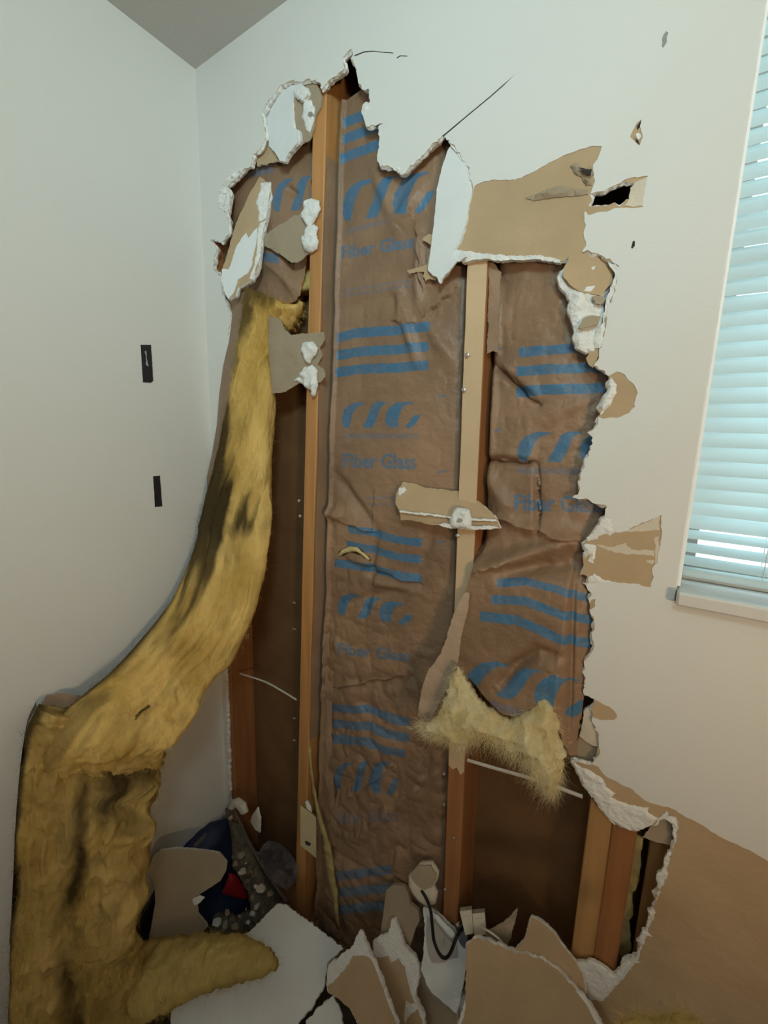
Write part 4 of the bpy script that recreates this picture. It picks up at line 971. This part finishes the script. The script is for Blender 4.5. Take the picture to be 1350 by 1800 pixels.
# f: chunk across the middle stud
PF_ = Plane(at(790, 900, 1, .0), (.05, -.90, .42))
PFE = wallplane(-.008)
ch = frag('brown drywall chunk with white broken edge screwed across the pale middle stud', [
 ('core', [(708, 847), (728, 850), (744, 856), (797, 863), (811, 864), (844, 883), (864, 900), (876, 918), (840, 914), (790, 910), (750, 904), (703, 899), (695, 883), (697, 867)], PF_, .012, [BROWN, GYP, BROWN], dict(edge_out=.002)),
 ('broken_edge', [(702, 898), (750, 904), (790, 909), (840, 914), (874, 916), (880, 929), (828, 930), (764, 923), (739, 917), (704, 914)], Plane(at(790, 915, 1, -.004), (.05, -.95, -.15)), .006, [BROWN, GYP, BROWN], dict(amp=.0015)),
 ('torn_white_edge', [(702, 898), (730, 901), (752, 902), (792, 908), (840, 912), (872, 913), (874, 917), (840, 916), (790, 911), (750, 906), (703, 901)], Plane(at(790, 906, 1, -.009), (.05, -.9, .3)), .002, [GYP], dict(lift=.001)),
 ('plaster', [(797, 897), (804, 892), (814, 893), (826, 897), (828, 910), (828, 929), (812, 928), (795, 927), (790, 918), (793, 906)], Plane(at(808, 910, 1, -.011), (.05, -.95, .1)), .004, [GYP], dict(grid=.004, hfun=dome(.007, 90, .5, .007, 24), smooth=True)),
 ('torn_white_edge', [(765, 921), (792, 920), (828, 924), (870, 925), (880, 929), (828, 931), (790, 928)], Plane(at(808, 925, 1, -.009), (.05, -.95, .0)), .002, [GYP], dict(lift=.001)),
 ('screw', [(799, 913), (806, 910), (813, 912), (813, 917), (805, 919), (799, 917)], Plane(at(806, 914, 1, -.0185), (.05, -.95, .1)), .003, [METAL], dict(amp=0)),
 ('plaster_spot', [(702, 858), (712, 856), (716, 862), (708, 868), (703, 872)], PF_, .001, [GYP], dict(lift=.002))])
# g: tall white flap
PG = Plane(at(790, 370, 1, .002), (-.12, -.99, .03))
frag('tall narrow white drywall flap hanging beside the pale stud top', [
 ('core', [(788, 262), (798, 250), (812, 272), (822, 300), (826, 330), (825, 352), (818, 395), (808, 425), (798, 440), (792, 462), (781, 482), (773, 488), (760, 484), (752, 474), (757, 440), (760, 413), (764, 378), (768, 330), (772, 314), (779, 287)], PG, .0125, [WHITEP, GYP, BROWN_D], dict(edge_out=.002, amp=.0006)),
 ('torn_paper', [(773, 498), (780, 486), (790, 474), (800, 462), (820, 452), (812, 440), (800, 438), (792, 458), (782, 476), (768, 488)], Plane(at(790, 470, 1, -.004), (-.2, -.97, .1)), .003, [WHITEP, GYP, GYP], dict(grid=.005, hfun=ripple(.002, 70, 8))),
 ('torn_paper', [(715, 475), (735, 470), (752, 465), (757, 430), (742, 420), (752, 412), (761, 412), (758, 450), (753, 474), (772, 482), (768, 492), (756, 490), (748, 494), (744, 486), (746, 478), (735, 478), (720, 481)], wallplane(.012), .0015, [BROWN], dict())])
piece('torn_edge', wall_back, [(790, 246), (808, 268), (822, 292), (829, 318), (829, 345), (826, 358), (823, 350), (825, 318), (818, 294), (804, 270), (788, 250)], wallplane(.002), .008, [GYP], seed=77, amp=.0006)
piece('hanging_rim', wall_back, [(800, 440), (830, 442), (860, 446), (905, 449), (953, 449), (985, 457), (984, 462), (950, 456), (905, 457), (880, 459), (860, 455), (832, 456), (812, 462), (806, 452)], wallplane(.000), .012, [GYP], seed=78, amp=.001, grid=.006, hfun=ripple(.0015, 90, 2))
# folds in the torn brown face
piece('paper_fold', wall_back, [(924, 347), (945, 340), (965, 330), (990, 327), (1015, 332), (1034, 334), (1034, 342), (1010, 344), (985, 346), (955, 349), (935, 352)], wallplane(-.0005), .001, [BROWN_D], grid=.006, hfun=dome(.006, 40, .4, .012, 31), seed=31)
piece('paper_fold', wall_back, [(1002, 292), (1010, 286), (1020, 290), (1032, 296), (1038, 292), (1044, 305), (1038, 312), (1040, 326), (1030, 326), (1022, 310), (1008, 302)], wallplane(-.0005), .001, [BROWN_D], grid=.005, hfun=dome(.007, 60, .7, .010, 32), seed=32)
piece('dark_tear', wall_back, [(1017, 294), (1030, 297), (1040, 297), (1038, 308), (1030, 306)], wallplane(-.008), .002, [DARKD], seed=35)
piece('slot_paper', wall_back, [(1108, 330), (1117, 320), (1138, 311), (1134, 340), (1130, 362), (1112, 364), (1098, 362), (1106, 350)], wallplane(.0006), .0012, [CREAM], seed=33, grid=.006, hfun=ripple(.001, 60, 3))
# k: chunk hanging at the right rim
PK = Plane(at(1040, 500, 1, .012), (.25, -.95, .12))
frag('rounded brown and white drywall chunk hanging at the right rim of the hole', [
 ('core', [(1000, 455), (1018, 445), (1035, 441), (1055, 450), (1070, 462), (1078, 478), (1078, 500), (1066, 520), (1060, 535), (1064, 548), (1058, 566), (1052, 600), (1046, 616), (1030, 620), (1014, 612), (1008, 600), (1009, 580), (1004, 562), (998, 546), (1002, 528), (992, 512), (982, 500), (980, 490), (986, 476), (996, 464)], PK, .012, [GYP, GYP, BROWN], dict(grid=.007, hfun=dome(.006, 60, .8, .012, 41), edge_out=.004)),
 ('brown_paper_face', [(1001, 456), (1018, 446), (1035, 442), (1055, 450), (1068, 464), (1076, 482), (1074, 502), (1062, 516), (1056, 526), (1038, 522), (1020, 518), (1004, 508), (990, 494), (988, 484), (994, 470)], PK, .003, [BROWN], dict(grid=.008, hfun=ripple(.001, 50, 42), lift=.0105)),
 ('grey_paper_scrap', [(1014, 582), (1024, 565), (1040, 560), (1054, 562), (1050, 575), (1034, 580), (1020, 584)], PK, .002, [BROWN_D], dict(lift=.013)),
 ('brown_paper_scrap', [(1038, 528), (1056, 527), (1062, 532), (1054, 542), (1044, 540)], PK, .002, [BROWN_D], dict(lift=.013))])
piece('exposed_gypsum', wall_back, [(1068, 460), (1076, 464), (1091, 468), (1085, 490), (1078, 517), (1069, 538), (1066, 555), (1063, 580), (1054, 612), (1046, 612), (1044, 590), (1056, 572), (1060, 552), (1064, 535), (1072, 512), (1078, 492), (1080, 478)], wallplane(.001), .010, [GYP], seed=93, grid=.005, hfun=dome(.002, 90, .6, .005, 44), amp=.002)
piece('brown_paper_tab', wall_back, [(1038, 618), (1052, 612), (1054, 624), (1048, 636), (1042, 646), (1034, 640), (1030, 630)], wallplane(.003), .004, [BROWN], seed=94)
# pieces on the lower right rim
frag('dark brown drywall scrap below the torn batt at the lower right rim', [
 ('paper', [(1017, 1296), (1030, 1300), (1042, 1310), (1052, 1314), (1051, 1330), (1042, 1345), (1036, 1364), (1020, 1356), (1004, 1338), (1010, 1320)], wallplane(.016), .006, [BROWN_D], dict(grid=.012, hfun=ripple(.002, 30, 5)))])
frag('cream drywall chip wedged above the dark scrap at the right rim', [
 ('core', [(1027, 1250), (1034, 1243), (1040, 1246), (1040, 1264), (1050, 1290), (1052, 1312), (1040, 1310), (1028, 1302), (1018, 1294), (1024, 1270)], wallplane(.008), .008, [CREAM, GYP, BROWN], dict(grid=.008, hfun=ripple(.0015, 60, 6), edge_out=.002))])

# ---------------------------------------------------------------- rods, cables and electrical bits
def rod(name, label, pts, r, m, cat, sides=8, flat=1.0):
    V, F = tube(smoothpath(pts, 6), r, sides, flat); return tag(obj(name, V, F, m, origin=pts[-1]), label, cat)
rod('wood_strip', 'thin pale wooden strip slanting across the lower right bay', [at(812, 1333, 1, .030), at(870, 1350, 1, .030), at(950, 1373, 1, .028), at(1024, 1400, 1, .028)], .0045, WIREW, 'wood strip', 6, .7)
rod('cable', 'thin white cable crossing the lower left bay between two studs', [at(422, 1184, 1, .035), at(465, 1198, 1, .035), at(495, 1214, 1, .033), at(521, 1230, 1, .030)], .0026, WIREW, 'cable')
rod('cable', 'black cable hanging in a loop over the rubble', [at(741, 1565, 1, -.012), at(751, 1583, 1, -.02), at(757, 1601, 1, -.03), at(760, 1629, 1, -.035), at(763, 1654, 1, -.04), at(772, 1676, 1, -.045), at(782, 1684, 1, -.045), at(791, 1676, 1, -.042), at(800, 1654, 1, -.035), at(807, 1639, 1, -.02), at(815, 1630, 1, .0)], .0036, BLACK, 'cable')
rod('wire', 'short white wire hanging from the ivory outlet', [at(846, 1630, 1, -.012), at(858, 1636, 1, -.02), at(872, 1646, 1, -.022), at(882, 1656, 1, -.02), at(889, 1666, 1, -.015)], .0022, WIREW, 'wire')
ot = thing('electrical_outlet', 'ivory electrical outlet pulled out above the rubble', 'outlet', at(830, 1645, 1, .0))
OPL = Plane(at(832, 1622, 1, -.014), (.25, -.8, .55))
for k, pp in enumerate([[(808, 1602), (829, 1599), (832, 1641), (818, 1644)], [(830, 1606), (852, 1604), (855, 1642), (834, 1648)]]):
    b_ = piece('receptacle', ot, pp, OPL, .022, [DEVICE], amp=0, seed=k)
    pp2 = [(x * .55 + .45 * sum(q[0] for q in pp) / 4, y * .55 + .45 * sum(q[1] for q in pp) / 4) for x, y in pp]
    piece('face', b_, pp2, OPL, .002, [DEVICE], amp=0, lift=.0015, seed=k)
piece('yoke', ot, [(800, 1628), (812, 1622), (822, 1648), (818, 1668), (810, 1660), (804, 1645)], Plane(at(812, 1640, 1, -.004), (.25, -.8, .5)), .003, [mat('dark_metal', (.05, .05, .05), .4, .2, 20, .1, 60, .5)], seed=8)
nail(ot, 806, 1622, -.012, .0045)
jb = thing('electrical_box', 'cream electrical box plate fixed to the side of the left stud', 'electrical box', at(545, 1500, 1, .01))
piece('plate', jb, [(528, 1416), (548, 1430), (556, 1438), (556, 1509), (542, 1497), (528, 1486)], Plane(at(542, 1460, 1, .008), (.55, -.83, .05)), .003, [BLOCK], amp=.0004, seed=3)
piece('slot', jb, [(536, 1478), (541, 1479), (547, 1483), (544, 1487), (537, 1484)], Plane(at(542, 1460, 1, .008), (.55, -.83, .05)), .001, [DARKD], lift=.0008, amp=0)
piece('tab', jb, [(536, 1410), (541, 1407), (547, 1418), (548, 1428), (540, 1422)], Plane(at(542, 1416, 1, .006), (.55, -.83, .05)), .002, [GYP], amp=.0004)
# ragged yellow strips of batt edge
def ystrip(label, pts, w_, y, m=YELLOW, seed=0):
    t = thing('insulation_strip', label, 'insulation', at(*pts[-1], 1, y))
    lump('fibreglass', t, [at(*p, 1, y) for p in pts], w_, m, seed, .45, 14, .5, scale=70)
    return t
ystrip('ragged yellow insulation strip hanging along the foot of the left stud', [(546, 1120), (545, 1200), (543, 1290), (549, 1370), (560, 1430), (573, 1475), (580, 1520), (588, 1570), (594, 1630)], [.003, .003, .005, .006, .010, .015, .014, .012, .008], .018, mat('olive_fibreglass', (.50, .40, .17), .95, .35, 30, .5, 70, .05), 3)
ystrip('ragged yellow insulation strip beside the reddish stud at the lower right', [(1120, 1468), (1122, 1490), (1117, 1515), (1108, 1545), (1104, 1580), (1100, 1620), (1096, 1660), (1086, 1695)], [.010, .007, .009, .011, .009, .008, .009, .010], .040, bpy.data.materials['olive_fibreglass'], 5)
piece('torn_paper', wall_back, [(1130, 1472), (1142, 1454), (1156, 1444), (1172, 1434), (1182, 1450), (1180, 1486), (1160, 1482)], wallplane(.013), .0015, [BROWN_D], seed=6)

# ---------------------------------------------------------------- black tape on the left wall
def wall_tape(label, pts, seed):
    pl = Plane((0, 0, 0), (1, 0, 0)); lp = pl.pxs(pts)
    o = piece('tape_strip', None, lp, pl, .0010, [TAPE], uv=True, amp=.0003, lift=.0011, grid=.006, hfun=ripple(.0005, 80, seed), seed=seed)
    return tag(o, label, 'tape')
wall_tape('wide black tape strip with a white crease, higher on the left wall', [(247, 606), (265, 606), (269, 670), (265, 673), (251, 672)], 1)
wall_tape('narrow black tape strip, lower on the left wall', [(269, 837), (281, 836), (285, 890), (272, 891)], 2)
tp = bpy.data.objects['tape_strip']
pl = Plane((0.0012, 0, 0), (1, 0, 0))
piece('crease_mark', tp, pl.pxs([(254, 618), (257, 616), (258, 632), (261, 644), (257, 642), (256, 630)]), pl, .0006, [mat('grey_crease', (.45, .45, .45), .5, .3, 90, .1, 100, .3)], uv=True, lift=.0008, seed=6)

# ---------------------------------------------------------------- rubble in front of the wall
def lean(px, py, y, tilt, turn=0.0):        # slab leaning on the wall; tilt = part of its normal that looks up
    return Plane(at(px, py, 1, y), (turn, -1, tilt))
WE = dict(edge_out=.004, amp=.0018)
frag('large white drywall sheet lying under the yellow scrap at the bottom', [
 ('core', [(433, 1642), (465, 1612), (488, 1588), (503, 1590), (530, 1612), (560, 1633), (603, 1667), (577, 1690), (568, 1737), (545, 1775), (525, 1795), (512, 1850), (300, 1850), (300, 1760), (380, 1680)], Plane(at(545, 1700, 2, .16), (.15, -.42, .9)), .012, [WHITEP, GYP, BROWN], WE)])
frag('small white drywall corner at the bottom edge beside the large white sheet', [
 ('core', [(538, 1795), (570, 1762), (587, 1752), (600, 1780), (606, 1850), (530, 1850)], Plane(at(570, 1790, 2, .14), (.1, -.5, .85)), .012, [WHITEP, GYP, BROWN], WE)])
frag('brown drywall piece with pointed white torn tip at the bottom centre', [
 ('core', [(632, 1636), (645, 1664), (654, 1686), (667, 1716), (680, 1754), (698, 1800), (716, 1860), (645, 1860), (629, 1800), (614, 1770), (590, 1752), (577, 1745), (573, 1730), (577, 1695), (598, 1680), (620, 1664)], lean(630, 1740, -.12, .55, -.12), .012, [GYP, GYP, BROWN], WE),
 ('paper_face', [(592, 1720), (612, 1696), (621, 1680), (640, 1680), (650, 1684), (655, 1692), (667, 1720), (680, 1757), (697, 1800), (714, 1858), (646, 1858), (630, 1800), (615, 1771), (592, 1753), (578, 1745), (576, 1736)], lean(630, 1740, -.12, .55, -.12), .0015, [BROWN], dict(lift=.0015))])
frag('brown drywall piece with jagged white top between the pointed piece and the cable', [
 ('core', [(657, 1654), (667, 1646), (680, 1644), (686, 1634), (688, 1617), (695, 1614), (698, 1628), (702, 1638), (710, 1664), (729, 1682), (736, 1698), (734, 1726), (729, 1754), (745, 1790), (750, 1860), (690, 1860), (676, 1760), (664, 1700), (655, 1676)], lean(695, 1720, -.06, .42, .05), .012, [GYP, GYP, BROWN], WE),
 ('paper_face', [(660, 1684), (683, 1680), (688, 1692), (700, 1684), (712, 1700), (718, 1730), (726, 1756), (732, 1768), (742, 1792), (748, 1858), (692, 1858), (678, 1760), (666, 1704)], lean(695, 1720, -.06, .42, .05), .0015, [BROWN], dict(lift=.0015)),
 ('white_tear', [(714, 1758), (724, 1764), (734, 1760), (736, 1772), (722, 1782), (714, 1798), (710, 1790)], lean(695, 1720, -.06, .42, .05), .002, [GYP], dict(lift=.003))])
frag('rounded plain brown drywall piece standing behind the jagged pieces', [
 ('core', [(679, 1564), (691, 1556), (710, 1558), (718, 1570), (721, 1589), (735, 1601), (738, 1617), (729, 1636), (722, 1660), (712, 1690), (680, 1690), (668, 1646), (673, 1611)], lean(700, 1610, -.008, .22, .1), .010, [BROWN_D, BROWN_D, BROWN_D], dict(amp=.0006, grid=.012, hfun=ripple(.002, 20, 3)))])
frag('pale round drywall lump with brown cap beside the stud foot', [
 ('core', [(738, 1517), (760, 1516), (771, 1533), (769, 1545), (763, 1558), (769, 1570), (765, 1589), (751, 1594), (735, 1584), (726, 1574), (718, 1558), (718, 1539), (726, 1531)], lean(745, 1555, -.004, .3, .1), .011, [CREAM, CREAM, BROWN], dict(amp=.0006, grid=.007, hfun=dome(.006, 40, .4, .012, 3), smooth=True)),
 ('paper_face', [(724, 1532), (738, 1519), (760, 1518), (769, 1533), (768, 1545), (760, 1557), (748, 1562), (734, 1552), (726, 1542)], lean(745, 1555, -.004, .3, .1), .003, [BROWN_D], dict(lift=.0075))])
frag('folded grey-white drywall paper sheet under the black cable loop', [
 ('core', [(744, 1596), (757, 1598), (774, 1610), (800, 1636), (819, 1667), (822, 1694), (816, 1720), (811, 1745), (804, 1780), (785, 1770), (768, 1755), (754, 1738), (738, 1706), (744, 1682), (745, 1650), (746, 1630)], lean(785, 1690, -.022, .35, .08), .008, [WHITEP, GYP, WHITEP], dict(grid=.010, hfun=ripple(.004, 22, 13), edge_out=.002)),
 ('rolled_edge', [(757, 1598), (774, 1610), (798, 1634), (803, 1646), (796, 1650), (780, 1632), (764, 1614)], lean(785, 1690, -.026, .35, .08), .003, [WHITEP], dict(grid=.006, hfun=dome(.005, 40, .3, .006, 3), lift=.004, smooth=True)),
 ('grey_paper', [(752, 1608), (766, 1620), (792, 1650), (803, 1660), (806, 1680), (780, 1690), (760, 1690), (752, 1664), (750, 1630)], lean(785, 1690, -.022, .35, .08), .001, [mat('grey_paper', (.52, .49, .45), .8, .1, 14, .1, 100, .1)], dict(lift=.006, grid=.010, hfun=ripple(.004, 22, 13)))])
frag('big olive-brown drywall panel leaning at the bottom right of the rubble', [
 ('core', [(820, 1660), (841, 1648), (862, 1655), (890, 1669), (920, 1676), (951, 1685), (975, 1702), (996, 1722), (1012, 1738), (1030, 1760), (1044, 1779), (1057, 1800), (1080, 1860), (800, 1860), (806, 1800), (818, 1754)], lean(930, 1740, -.05, .40, .05), .0125, [BROWN, GYP, BROWN], WE),
 ('torn_white_edge', [(1012, 1740), (1024, 1746), (1040, 1768), (1057, 1798), (1062, 1815), (1050, 1800), (1034, 1770)], lean(930, 1740, -.05, .40, .05), .002, [GYP], dict(lift=.0012)),
 ('torn_white_edge', [(818, 1754), (819, 1768), (812, 1795), (806, 1812), (806, 1795)], lean(930, 1740, -.05, .40, .05), .002, [GYP], dict(lift=.0012))])
frag('pointed brown drywall tongue standing behind the big panel', [
 ('core', [(934, 1612), (945, 1616), (963, 1628), (983, 1653), (1004, 1681), (1024, 1710), (1030, 1746), (1010, 1760), (960, 1740), (900, 1700), (905, 1672), (920, 1655), (926, 1640)], lean(960, 1670, -.014, .25, .12), .008, [BROWN, GYP, BROWN], dict(edge_out=.002, grid=.012, hfun=ripple(.002, 20, 7)))])
frag('small curled brown paper scrap between the outlet and the brown tongue', [
 ('paper', [(910, 1594), (907, 1612), (902, 1632), (892, 1662), (880, 1680), (850, 1670), (853, 1640), (868, 1630), (885, 1622), (900, 1608)], lean(880, 1640, -.002, .2, .2), .002, [BROWN_D], dict(grid=.010, hfun=ripple(.004, 24, 17)))])
frag('flat brown drywall scrap lying against the folded white paper sheet', [
 ('core', [(736, 1705), (752, 1740), (768, 1757), (786, 1772), (804, 1782), (800, 1860), (745, 1860), (738, 1790), (730, 1755), (733, 1725)], lean(765, 1780, -.034, .4, .0), .010, [BROWN_D, GYP, BROWN], dict(edge_out=.002))])
# left heap
frag('rounded grey-brown cardboard-like drywall piece beside the fallen batt', [
 ('core', [(283, 1495), (310, 1492), (340, 1493), (366, 1496), (388, 1500), (400, 1514), (398, 1530), (388, 1548), (366, 1562), (342, 1578), (348, 1592), (350, 1607), (366, 1627), (350, 1647), (283, 1660), (262, 1652), (268, 1620), (273, 1587), (272, 1560), (260, 1530), (270, 1508)], Plane(at(325, 1560, 0, .13), (.85, -.42, .32)), .010, [BROWN_D, GYP, BROWN_D], dict(grid=.012, hfun=ripple(.002, 18, 3), amp=.0006)),
 ('white_chip', [(338, 1580), (350, 1572), (360, 1576), (350, 1586), (342, 1590)], Plane(at(325, 1560, 0, .13), (.85, -.42, .32)), .002, [GYP], dict(lift=.004))])
# blue sack with a red band
sk = thing('plastic_sack', 'dark navy plastic sack with a red band in the lower left heap', 'sack', at(330, 1640, 0, .05))
SPL = Plane(at(340, 1550, 0, .035), (.9, -.32, .28))
piece('sack_body', sk, [(225, 1640), (222, 1610), (245, 1570), (280, 1530), (330, 1480), (372, 1448), (400, 1440), (408, 1480), (415, 1530), (436, 1570), (444, 1600), (420, 1625), (390, 1630), (340, 1650), (260, 1655)], SPL, .012, [NAVY], grid=.012, hfun=dome(.03, 14, .5, .05, 6), smooth=True, seed=5)
piece('red_band', sk, [(398, 1526), (408, 1528), (420, 1542), (432, 1562), (428, 1572), (412, 1570), (386, 1560), (392, 1545)], SPL, .004, [RED], grid=.010, hfun=dome(.006, 20, .3, .008, 6), smooth=True, seed=5, lift=.030)
# bent dusty strip with plaster lump on its peak
bs = thing('corner_strip', 'bent dark dusty metal strip peaking in front of the corner stud', 'metal strip', at(500, 1580, 1, -.02))
pA = [at(400, 1428, 1, -.02), at(412, 1424, 1, -.022), at(432, 1470, 1, -.028), at(455, 1510, 1, -.032), at(480, 1550, 1, -.038), at(505, 1586, 1, -.04)]
V, F = tube(smoothpath(pA, 5), .014, 6, .35); obj('long_leg', V, F, GREYST, bs)
pB = [at(408, 1426, 1, -.022), at(392, 1440, 1, -.03), at(365, 1465, 0, .03), at(342, 1488, 0, .03)]
V, F = tube(smoothpath(pB, 5), .007, 6, .5); obj('short_leg', V, F, GREYST, bs)
piece('plaster_lump', bs, [(400, 1420), (408, 1406), (418, 1403), (430, 1412), (435, 1428), (428, 1432), (416, 1418), (408, 1424)], wallplane(-.030), .006, [CREAM], grid=.005, hfun=dome(.008, 60, .5, .007, 3), smooth=True)
frag('small pale plaster scrap standing at the foot of the lower left bay', [
 ('core', [(444, 1432), (452, 1420), (457, 1440), (456, 1464), (448, 1458), (440, 1444)], wallplane(.010), .006, [CREAM, GYP, GYP], dict(grid=.006, hfun=dome(.003, 60, .4, .006, 2)))])
# clear plastic film with glints
pf = thing('plastic_film', 'crumpled clear plastic film glinting at the foot of the left stud', 'plastic film', at(495, 1545, 1, .0))
FPL = Plane(at(492, 1515, 1, -.012), (.3, -.7, .6))
o = piece('film', pf, [(452, 1500), (470, 1478), (490, 1482), (508, 1496), (522, 1520), (520, 1550), (505, 1566), (485, 1556), (468, 1530)], FPL, .001, [PLAST], grid=.005, hfun=lambda v, d: .030 * fbm(v, 55, 2, 9, True) * np.clip(d / .01, 0, 1), seed=4)
# crumbs of plaster
CR = [(392, 1460), (402, 1475), (410, 1492), (420, 1482), (428, 1500), (436, 1516), (418, 1516), (430, 1530), (440, 1545), (446, 1530), (452, 1556), (448, 1574), (456, 1590), (470, 1580), (466, 1600), (448, 1604), (436, 1596), (425, 1608), (412, 1614), (400, 1622), (386, 1618), (372, 1612), (362, 1618), (396, 1632), (416, 1626), (440, 1618), (478, 1568), (462, 1560), (442, 1560), (404, 1602)]
def crumb(rad, seed, m):
    rng = np.random.RandomState(seed); ph = (1 + 5 ** .5) / 2
    ico = np.array([(-1, ph, 0), (1, ph, 0), (-1, -ph, 0), (1, -ph, 0), (0, -1, ph), (0, 1, ph), (0, -1, -ph), (0, 1, -ph), (ph, 0, -1), (ph, 0, 1), (-ph, 0, -1), (-ph, 0, 1)]) / 1.9
    fc = [(0, 11, 5), (0, 5, 1), (0, 1, 7), (0, 7, 10), (0, 10, 11), (1, 5, 9), (5, 11, 4), (11, 10, 2), (10, 7, 6), (7, 1, 8), (3, 9, 4), (3, 4, 2), (3, 2, 6), (3, 6, 8), (3, 8, 9), (4, 9, 5), (2, 4, 11), (6, 2, 10), (8, 6, 7), (9, 8, 1)]
    return ico * rng.uniform(.6, 1.15, (12, 1)) * np.array([1, .8, .6]) * rad, fc
rs = random.Random(8)
# heap of dust and fines the crumbs lie on
HP = Plane(at(430, 1540, 1, -.04), (.25, -.72, .62))
tag(piece('rubble_heap', None, [(388, 1450), (404, 1440), (420, 1450), (440, 1490), (462, 1540), (486, 1580), (490, 1600), (460, 1625), (420, 1640), (370, 1640), (350, 1615), (366, 1600), (410, 1612), (440, 1600), (436, 1570), (420, 1540), (404, 1520), (396, 1490)], HP, .03, [mat('grey_plaster_dust', (.20, .17, .125), .9, .45, 60, .5, 80, .1)], grid=.006, hfun=dome(.010, 70, .8, .012, 12), seed=6, amp=.002), 'grey-brown heap of broken plaster fines beside the bent strip', 'rubble')
for i, (a, b) in enumerate(CR):
    V, F = crumb(rs.choice([.005, .007, .009, .013, .017]), i, None); _a = rs.uniform(0, 6.28); V = V @ np.array([[math.cos(_a), math.sin(_a), 0], [-math.sin(_a), math.cos(_a), 0], [0, 0, 1]]); uvp = HP.px(a, b); c = HP.to3(np.array([uvp]), .014)[0]
    tag(obj('plaster_crumb', V + c, F, [(GYP, BROWN_D, CREAM, GREYST, BROWN_D)[i % 5]], origin=c), 'small plaster crumb on the grey rubble heap', 'plaster crumb', 'crumbs on the grey rubble heap')
# yellow scrap on the white sheet
ys = thing('insulation_scrap', 'finger-shaped yellow insulation scrap lying on the white drywall sheet', 'insulation', at(360, 1740, 2, .2))
YP = Plane(at(360, 1700, 2, .235), (.2, -.5, .85))
fluff('fibreglass', ys, [(225, 1670), (270, 1648), (320, 1642), (370, 1640), (420, 1640), (455, 1655), (478, 1672), (486, 1692), (482, 1706), (450, 1720), (410, 1730), (370, 1742), (330, 1758), (290, 1780), (250, 1800), (225, 1790), (215, 1730)], YP, .045, mat('dull_yellow_fibreglass', (.60, .44, .15), .95, .3, 10, .6, 60, .05), 23, .009, .05, .02, 22, .3)
fibres('loose_fibre', ys, px_run([(480, 1700), (440, 1722), (380, 1740), (320, 1762), (270, 1790)], YP), 200, .018, .7, (.2, -.4, .2), bpy.data.materials['yellow_fibres'], 21)
y2 = thing('insulation_scrap', 'yellow insulation tuft at the bottom edge below the torn brown wall', 'insulation', at(1160, 1800, 1, -.2))
Y2 = Plane(at(1160, 1800, 1, -.20), (.05, -.6, .8))
fluff('fibreglass', y2, [(1096, 1795), (1112, 1786), (1130, 1788), (1150, 1794), (1164, 1788), (1190, 1782), (1212, 1784), (1232, 1800), (1250, 1860), (1080, 1860)], Y2, .02, bpy.data.materials['dull_yellow_fibreglass'], 29, .008, .03, .02, 40, .4)
